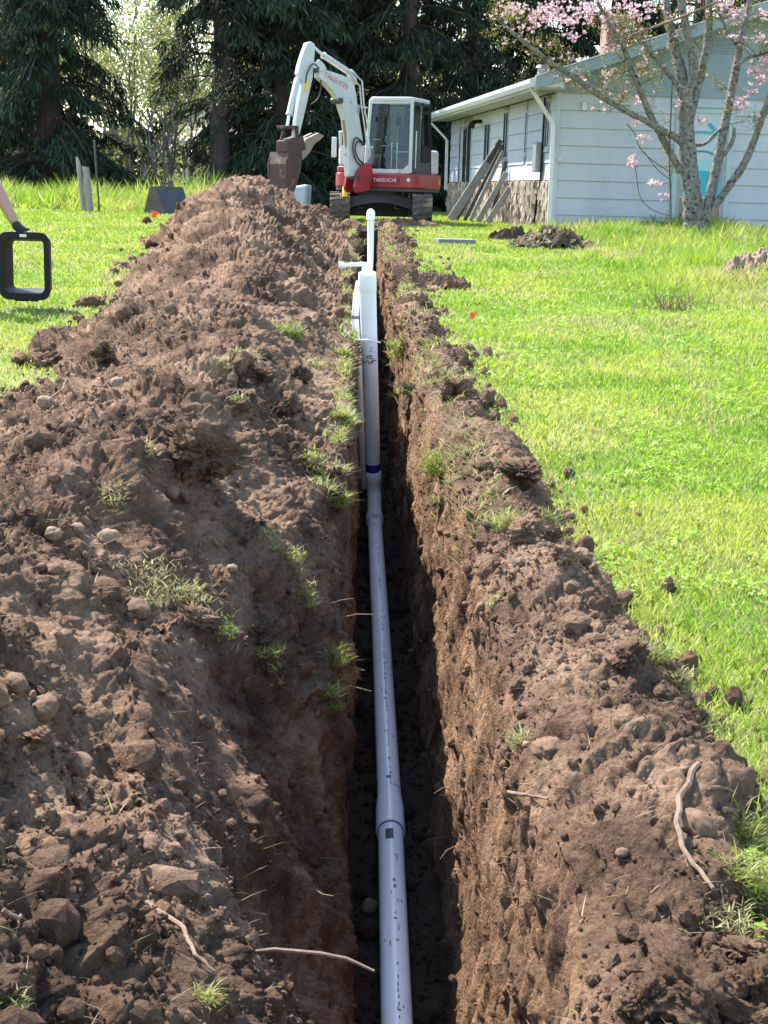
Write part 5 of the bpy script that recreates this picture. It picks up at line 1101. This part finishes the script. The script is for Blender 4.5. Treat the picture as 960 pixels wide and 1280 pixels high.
# blossoms: each a rosette of petals
def blossoms(cent, r):
    PP, DD, TT, LL, WW = [], [], [], [], []
    for c in cent:
        ax = r.normal(0, .5, 3) + np.array([0, -.2, .8]); ax /= np.linalg.norm(ax); e1 = np.cross(ax, [0.3, .8, .1]); e1 /= np.linalg.norm(e1); e2 = np.cross(ax, e1); op = r.uniform(.3, 1.3); cc = np.array([.74, .48, .52]) * r.uniform(.75, 1.2) + np.array([.1, .14, .12]) * r.uniform(0, 1)
        for k in range(7):
            t = 2 * PI * k / 7 + r.normal(0, .2); PP.append(c); DD.append(ax + (e1 * math.cos(t) + e2 * math.sin(t)) * op); LL.append(r.uniform(.045, .075)); WW.append(r.uniform(.022, .035)); TT.append(cc * r.uniform(.8, 1.2))
    P_ = np.array(PP); return leaves(P_, np.array(DD), r.normal(size=P_.shape), np.array(LL), np.array(WW), np.array(TT))
cen = []
for (x, y, w, h, q) in [(640, 12, 18, 12, 20), (690, 15, 32, 18, 44), (735, 12, 28, 16, 34), (660, 30, 22, 10, 12), (715, 28, 20, 10, 14), (715, 45, 16, 8, 8), (765, 25, 20, 16, 12), (780, 8, 24, 12, 14), (800, 25, 12, 16, 8), (812, 10, 14, 10, 7), (765, 60, 9, 5, 7), (727, 98, 4, 4, 4), (762, 95, 9, 5, 4), (803, 82, 5, 4, 4), (797, 125, 4, 6, 4), (797, 153, 6, 5, 5), (806, 173, 8, 5, 6), (790, 203, 6, 9, 9), (817, 229, 12, 4, 8), (848, 132, 5, 4, 4), (876, 152, 5, 5, 4), (918, 18, 16, 14, 15), (905, 5, 12, 6, 6), (947, 50, 12, 8, 9), (915, 48, 8, 5, 4), (945, 88, 14, 10, 14), (955, 75, 8, 6, 5), (925, 130, 18, 12, 16), (940, 115, 14, 10, 8), (950, 100, 10, 8, 8), (905, 8, 10, 5, 5), (830, 245, 8, 6, 3), (955, 20, 8, 10, 8)]:
    for _ in range(int(q * 2.4)): cen.append(at(x + fr2.normal(0, w / 2.2), y + fr2.normal(0, h / 2.2), FY + fr2.normal(-.2, .25)))
for i in fr2.choice(n, 300, replace=False):
    if tp[i][2] > 2.9: cen.append(tp[i])
V, F, T = blossoms(cen, fr2); tag(fobj('blossoms', V, F, M['petal'], ft, tint=T), kind='stuff')

# ------------------------------------------------------------------ things on the lawn
def gp(x, y): return np.array(ground(x, y))
# weathered fence posts and a metal stake
def post(x0, y0, x1, y1, w, label, jag, mat='oldwood'):
    b = at(x0, y0, 33.3); b[2] = float(G(33.3)); tpp = at(x1, y1, b[1]); wd = w / FPX * b[1] / 2; mb = MB(); ring = 8; vs = []
    ax = tpp - b; r = np.random.default_rng(int(w * 7))
    for k in range(6):
        c = b - ax * .03 + ax * 1.03 * k / 5
        for j in range(ring): t = 2 * PI * j / ring; q = wd * (1 + r.normal(0, .06)); vs.append(c + np.array([math.cos(t) * q, math.sin(t) * q, jag * math.cos(t + 2.2) * (k == 5)]))
    fs = [(k * ring + j, k * ring + (j + 1) % ring, (k + 1) * ring + (j + 1) % ring, (k + 1) * ring + j) for k in range(5) for j in range(ring)] + [tuple(range(5 * ring, 6 * ring)), tuple(range(ring - 1, -1, -1))]
    return tag(mb.add(vs, fs).build('fence_post', M[mat], None), label, 'post', 'old posts at the lawn edge')
post(104, 253, 98, 202, 5.5, 'thin splintered weathered fence post, left of the pair', .12); post(112, 258, 107, 209, 9, 'thicker weathered fence post, right of the pair', .02)
post(124, 254, 118, 176, 2.4, 'thin dark metal stake behind the fence posts', 0, 'darksteel')
M['oldsteel'] = pmat('old_bucket_steel', (0.111, 0.092, 0.081), (0.067, 0.056, 0.050), 6, .75, .3, 40, c3=(0.163, 0.118, 0.089), c3s=5, c3t=.6)
# spare digging bucket lying on the grass
b0 = gp(210, 268); bs = b0[1] / FPX
bk2 = empty('digging_bucket', b0, 'spare brown steel digging bucket lying on the left lawn', 'bucket')
def BL(x, z, y=0.0): return np.array([b0[0] + (x - 210) * bs, b0[1] + y, b0[2] + (268 - z) * bs])
for nm, poly, y0, th in [('side_plate', [(183, 266), (190, 236), (196, 235), (211, 268)], -.30, .03), ('side_plate', [(186, 262), (192, 236), (222, 236), (232, 262)], .38, .03)]:
    MB().prism([BL(x, z, y0) for x, z in poly], (0, th, 0)).build(nm, M['oldsteel'], bk2)
MB().hexa([BL(190, 237, -.29), BL(196, 237, -.29), BL(226, 237, .38), BL(192, 237, .38), BL(190, 235, -.29), BL(196, 235, -.29), BL(226, 235, .38), BL(192, 235, .38)]).build('top_plate', M['oldsteel'], bk2)
MB().hexa([BL(183, 266, -.28), BL(186, 266, -.28), BL(189, 266, .38), BL(186, 266, .38), BL(190, 237, -.28), BL(193, 237, -.28), BL(195, 237, .38), BL(192, 237, .38)]).build('back_shell', M['oldsteel'], bk2)
MB().hexa([BL(211, 268, -.28), BL(214, 268, -.28), BL(235, 264, .38), BL(232, 264, .38), BL(196, 237, -.28), BL(199, 237, -.28), BL(226, 236, .38), BL(223, 236, .38)]).build('inner_shell', M['darksteel'], bk2)
for x in (204, 213): MB().prism([BL(x - 4, 236, 0), BL(x + 4, 236, 0), BL(x + 3, 228, 0), BL(x - 2, 227, 0)], (0, .05, 0)).build('lug', M['oldsteel'], bk2)
MB().tube([BL(202, 231, .025), BL(215, 231, .025)], .03, 10).build('pin', M['darksteel'], bk2)
# orange marker flags
fl = pmat('orange_flag', (.85, .16, .03), (.75, .13, .02), 6, .6, trans=.3)
def flag(x, y, h, label):
    b = gp(x, y); q = b[1] / FPX; f_ = empty('marker_flag', b, label, 'flag', 'orange marker flags')
    MB().tube([b, b + [0, 0, h * q]], .004, 6).build('wire', M['steel'], f_)
    MB().prism([b + [.004, 0, h * q], b + [8 * q, .02, h * q - 1.5 * q], b + [5 * q, .03, h * q - 8 * q], b + [.004, .01, h * q - 9 * q]], (0, .003, 0)).build('flag', fl, f_)
flag(587, 408, 18, 'orange marker flag on the right lawn beside the berm'); flag(190, 285, 21, 'orange marker flag on the left lawn by the heap')
# mounds of soil and debris
def mound(name, x, y, wpx, hpx, label, mat, seed, dep=.8, cat='mound'):
    b = gp(x, y); w = sz_at(b, wpx) / 2; h = sz_at(b, hpx); n_ = 64; XX, YY = np.meshgrid(np.linspace(-1, 1, n_), np.linspace(-1, 1, n_)); rd = np.hypot(XX, YY) + .25 * fbm(XX * 1.7 + seed, YY * 1.7, 3, seed)
    Z_ = h * np.clip(1 - rd, -.15, 1) ** 1.0 if False else h * np.where(rd < 1, np.cos(np.clip(rd, 0, 1) * PI / 2), -.2) + np.where(rd < 1, .25 * h * fbm(XX * 4 + seed, YY * 4, 4, seed + 3), 0) + np.where(rd < 1, h * (.30 * blocky(XX * 2.2 + seed, YY * 2.2, seed) + .13 * blocky(XX * 5, YY * 5, seed + 1) + .06 * blocky(XX * 11, YY * 11, seed + 2)), 0)
    V = np.stack([b[0] + XX * w, b[1] + YY * w * dep, b[2] + Z_], -1).reshape(-1, 3); i = np.arange(n_ - 1)[:, None] * n_ + np.arange(n_ - 1)[None, :]; F = np.stack([i, i + 1, i + n_ + 1, i + n_], -1).reshape(-1, 4)
    keep = (V[F][:, :, 2].max(1) > b[2] - .03); return tag(fobj(name, V, F[keep], mat, smooth=False, loc=b), label, cat), b, w, h
darksoil = soilmat('dark_humus', (0.148, 0.104, 0.074), (0.096, 0.067, 0.048), (0.059, 0.041, 0.031))
chips = pmat('bark_chips', (0.266, 0.185, 0.126), (0.148, 0.096, 0.067), 30, .9, .8, 40)
o_, b, w, h = mound('debris_mound', 690, 311, 110, 22, 'dark mound of soil and dead leaves at the house corner', darksoil, 3, .6)
r = np.random.default_rng(4); n = 700; a = r.uniform(0, 2 * PI, n); q = np.sqrt(r.uniform(0, 1, n)); Pd = b + np.stack([np.cos(a) * q * w, np.sin(a) * q * w * .6, h * (1 - q) * 1.1 + .03], -1)
V, F, T = leaves(Pd, r.normal(size=(n, 3)), r.normal(size=(n, 3)), r.uniform(.05, .12, n), r.uniform(.04, .08, n), np.where(r.uniform(0, 1, (n, 1)) < .55, [.30, .21, .14], [.30, .36, .20]) * r.uniform(.6, 1.3, (n, 1)))
tag(fobj('dead_leaves', V, F, M['leaf'], o_, tint=T), kind='stuff')
mound('soil_mound', 640, 300, 60, 14, 'low spread of dark soil left of the debris mound', darksoil, 12, .5)
mound('soil_mound', 562, 360, 52, 16, 'small mound of brown soil on the right lawn near the trench', M['soil'], 5, .6); mound('soil_mound', 535, 352, 60, 12, 'low brown soil spread between the trench and the small mound', M['soil'], 6, .6)
o_, b, w, h = mound('bark_chip_mound', 948, 358, 96, 40, 'mound of brown bark chips at the right picture edge', chips, 8, .9)
mound('soil_mound', 925, 326, 34, 8, 'dark soil lump behind the bark chip mound', darksoil, 9, .6)
mound('soil_mound', 395, 270, 60, 12, 'soil fallen beside the left excavator track', M['soil'], 15, .5); mound('soil_mound', 505, 283, 90, 9, 'soil spread in front of the right excavator track', M['soil'], 16, .5)
b = gp(568, 304); tag(MB().box(b + [0, 0, .03], (.62, .35, .08), Matrix.Rotation(.2, 3, 'Z')).build('stepping_slab', pmat('concrete_slab', (.20, .20, .20), (.14, .14, .142), 6, .9, .3, 30), None, bevel=.015), 'flat grey concrete slab lying in the grass by the far trench', 'slab')
# dry twiggy clump in the long grass
b = gp(838, 388); mb = MB()
for _ in range(60):
    d = r.normal(0, .5, 3); d[2] = abs(d[2]) + .5; d /= np.linalg.norm(d); s0 = b + np.array([r.normal(0, .16), r.normal(0, .1), 0]); mb.tube([s0, s0 + d * .14 + r.normal(0, .01, 3), s0 + d * r.uniform(.15, .28) + r.normal(0, .03, 3)], [.004, .0035, .002], 4, caps=False)
cl_ = empty('dead_plant_clump', b, 'dry twiggy dead plant clump in the longer grass of the right lawn', 'plant'); tag(mb.build('twigs', M['dryroot'], cl_), kind='stuff')
# pale sheet standing behind the bucket
b = gp(374, 268); sh_ = [at(361, 234, 40), at(384, 230, 40), at(382, 262, 40), at(359, 266, 40)]
shed = empty('pale_tarp_stack', np.array([*(sh_[3][:2]), G(40)]), 'pale blue-white covered stack standing behind the excavator bucket', 'tarp')
MB().prism(sh_, (.1, 1.2, 0)).build('tarp', pmat('pale_tarp', (.46, .50, .54), (.38, .42, .47), 3, .6, .4, 4), shed, bevel=.08, seg=3)

# neighbouring house far behind
N0 = at(290, 232, 62); N0[2] = float(G(62))
nh = empty('far_house', N0, 'far house with pinkish-tan roof and porch posts behind the conifers', 'house')
def NB(x, y, z): return N0 + np.array([x, y, z])
MB().bx(-1.6, 5.5, 2.2, 8, 0, 2.3, NB).build('wall', pmat('far_wall', (.16, .13, .11), (.12, .10, .09), 2, .8), nh)
MB().hexa([NB(-2.4, -.2, 2.25), NB(6, -.2, 2.25), NB(6, 4.6, 4.0), NB(-2.4, 4.6, 4.0), NB(-2.4, -.2, 2.4), NB(6, -.2, 2.4), NB(6, 4.6, 4.15), NB(-2.4, 4.6, 4.15)]).build('roof', pmat('far_roof', (.46, .36, .32), (.38, .29, .26), 8, .9), nh)
MB().bx(-2.45, 6.05, -.3, -.2, 2.22, 2.42, NB).build('gutter', M['trimwhite'], nh)
for x in (-1.9, -1.0, -.4, .9, 2.4, 4.0): MB().bx(x - .06, x + .06, -.1, .02, 0, 2.24, NB).build('porch_post', M['trimwhite'], nh)
for x in (-.9, 1.6, 3.6):
    w_ = MB().bx(x, x + .9, 2.16, 2.2, .9, 1.9, NB).build('window', M['trimwhite'], nh); MB().bx(x + .08, x + .82, 2.13, 2.158, .98, 1.82, NB).build('pane', M['darkglass'], w_)
MB().bx(.2, .9, 3.0, 3.6, 3.2, 4.5, NB).build('chimney', M['brick'], nh)

# ------------------------------------------------------------------ person holding a black plastic box frame
PY = 13.15; pz = float(G(PY))
M['skin'] = pmat('skin', (0.385, 0.222, 0.163), (0.340, 0.192, 0.141), 6, .55)
M['shirt'] = pmat('pale_shirt', (0.488, 0.518, 0.562), (0.429, 0.459, 0.518), 4, .9, .2, 20)
M['jeans'] = pmat('jeans', (.06, .08, .14), (.045, .06, .10), 6, .9, .2, 40)
M['glove'] = pmat('black_glove', (.014, .014, .015), (.025, .025, .027), 12, .8, .2, 60)
M['hair'] = pmat('brown_hair', (.05, .032, .022), None, 20, .8)
def skin_obj(name, verts, edges, radii, mat, parent=None, sub=2, loc=None, rootv=0):
    v = [Vector(p) - Vector(loc if loc is not None else (0, 0, 0)) for p in verts]; me = bpy.data.meshes.new(name); me.from_pydata(v, edges, []);
    o = bpy.data.objects.new(name, me)
    if loc is not None: o.location = Vector(loc)
    link(o, parent); md = o.modifiers.new('skin', 'SKIN'); md.use_smooth_shade = True
    for i, q in enumerate(radii): me.skin_vertices[0].data[i].radius = q if hasattr(q, '__len__') else (q, q); me.skin_vertices[0].data[i].use_root = i == rootv
    sb = o.modifiers.new('sub', 'SUBSURF'); sb.levels = sub; sb.render_levels = sub; me.materials.append(mat); return o
wr = at(20, 281, PY); elb = at(-4, 236, PY + .05); BX = -3.70
def q(x, y, z): return (BX + x, PY + y, pz + z)
sho = q(.20, .0, 1.42)
bv = [q(0, 0, .95), q(0, 0, 1.12), q(0, .01, 1.30), q(0, .02, 1.46), q(0, .01, 1.54), q(0, -.02, 1.64), q(0, -.01, 1.74), sho, tuple(elb), tuple(wr), q(-.20, 0, 1.42), q(-.27, -.03, 1.14), q(-.25, -.12, .90), q(.10, 0, .90), q(.12, -.02, .50), q(.13, .04, .09), q(.14, -.12, .04), q(-.10, 0, .90), q(-.14, .0, .50), q(-.16, .06, .09), q(-.17, -.10, .04), q(-.24, -.17, .82)]
be = [(0, 1), (1, 2), (2, 3), (3, 4), (4, 5), (5, 6), (3, 7), (7, 8), (8, 9), (3, 10), (10, 11), (11, 12), (12, 21), (0, 13), (13, 14), (14, 15), (15, 16), (0, 17), (17, 18), (18, 19), (19, 20)]
brr = [(.15, .11), (.14, .10), (.16, .11), (.10, .08), .055, (.085, .10), (.075, .09), .075, .068, .046, .06, .045, .03, .085, .06, .042, .04, .085, .06, .042, .04, .03]
person = skin_obj('person', bv, be, brr, M['skin'], None, 2, q(0, 0, 0));tag(person, 'person at the left picture edge in pale shirt and black glove, holding a black frame', 'person')
mid_a = np.array(sho) * .25 + elb * .75
skin_obj('shirt', [bv[0], bv[1], bv[2], bv[3], sho, tuple(mid_a), tuple(elb * 1.0 + (wr - elb) * .06), bv[10], bv[11]], [(0, 1), (1, 2), (2, 3), (3, 4), (4, 5), (5, 6), (3, 7), (7, 8)], [(.165, .125), (.16, .12), (.175, .125), (.11, .09), .09, .085, .088, .075, .06], M['shirt'], person)
skin_obj('trousers', [bv[0], bv[13], bv[14], bv[15], bv[17], bv[18], bv[19]], [(0, 1), (1, 2), (2, 3), (0, 4), (4, 5), (5, 6)], [(.16, .12), .10, .078, .068, .10, .078, .068], M['jeans'], person)
skin_obj('hair', [q(0, .03, 1.68), q(0, .03, 1.78), q(0, -.04, 1.83)], [(0, 1), (1, 2)], [(.09, .07), (.09, .09), (.06, .05)], M['hair'], person, 1)
fd = (wr - elb) / np.linalg.norm(wr - elb)
plm = at(29, 289, PY); gv = [tuple(wr - fd * .04), tuple(wr + fd * .02), tuple(plm)]; ge = [(0, 1), (1, 2)]; gr_ = [.05, .046, (.052, .034)]
for k, (x, y, dy) in enumerate([(38, 286.5, -.02), (35, 293, -.05), (31.5, 296, -.05), (28, 297, -.04), (24.5, 295, -.03)]):
    kn = np.array(plm) + (at(x, y, PY + dy) - np.array(plm)) * .55 + np.array([0, -.012, .006]); gv += [tuple(kn), tuple(at(x, y, PY + dy))]; ge += [(2, len(gv) - 2), (len(gv) - 2, len(gv) - 1)]; gr_ += [.0115, .0095]
skin_obj('glove', gv, ge, gr_, M['glove'], person, 1)
skin_obj('glove', [bv[12], q(-.245, -.17, .83), q(-.24, -.2, .77)], [(0, 1), (1, 2)], [.036, (.045, .03), (.04, .02)], M['glove'], person, 1)
for i in (15, 19): skin_obj('boot', [bv[i], tuple(np.array(bv[i]) + [0, -.02, -.05]), tuple(np.array(bv[i + 1]) + [0, -.04, 0])], [(0, 1), (1, 2)], [.062, .055, (.05, .04)], M['darkwood'], person, 1)
# the frame: a tapered rectangular ring
fc = at(33, 332, PY); fw, fh = 31 / FPX * PY * 1.0, 41 / FPX * PY
def ringpts(w, h, rad, y, n_=5):
    return [np.array([fc[0] + x, fc[1] + y, fc[2] + z]) for x, z in rrect(-w, w, -h, h, rad, n_)]
prof = [(fw, fh, .085, -.10), (fw, fh, .085, -.085), (fw * .96, fh * .97, .08, -.08), (fw * .84, fh * .86, .06, .16), (fw * .84, fh * .86, .06, .17), (fw * .68, fh * .70, .03, .17), (fw * .68, fh * .70, .03, .155), (fw * .76, fh * .78, .05, -.07), (fw * .78, fh * .80, .05, -.10)]
vs = []
for (w, h, rd, y) in prof: vs += ringpts(w, h, rd, y)
n_ = len(vs) // len(prof); fs = []
for i in range(len(prof)):
    j = (i + 1) % len(prof)
    for k in range(n_): fs.append((i * n_ + k, i * n_ + (k + 1) % n_, j * n_ + (k + 1) % n_, j * n_ + k))
bf = empty('box_frame', fc - np.array([0, 0, fh]), 'black plastic rectangular box frame held above the left lawn', 'frame')
MB().add(vs, fs).build('ring', M['black'], bf, smooth=False, bevel=.006)
for z in (-.1, .02): MB().bx(-fw - .025, -fw + .01, -.09, -.03, z - .03, z + .05, lambda x, y, z: fc + np.array([x, y, z])).build('side_lug', M['black'], bf, bevel=.008)
for x in (-.06, .0, .08): MB().bx(x - .035, x + .035, -.095, -.05, -fh - .012, -fh + .005, lambda x, y, z: fc + np.array([x, y, z])).build('bottom_lug', M['black'], bf, bevel=.005)
MB().bx(-.03, .03, -.108, -.102, fh - .045, fh - .02, lambda x, y, z: fc + np.array([x, y, z])).build('slot_stand_in', M['trimwhite'], bf)  # pale plate added in place of a hand slot with bright grass showing through
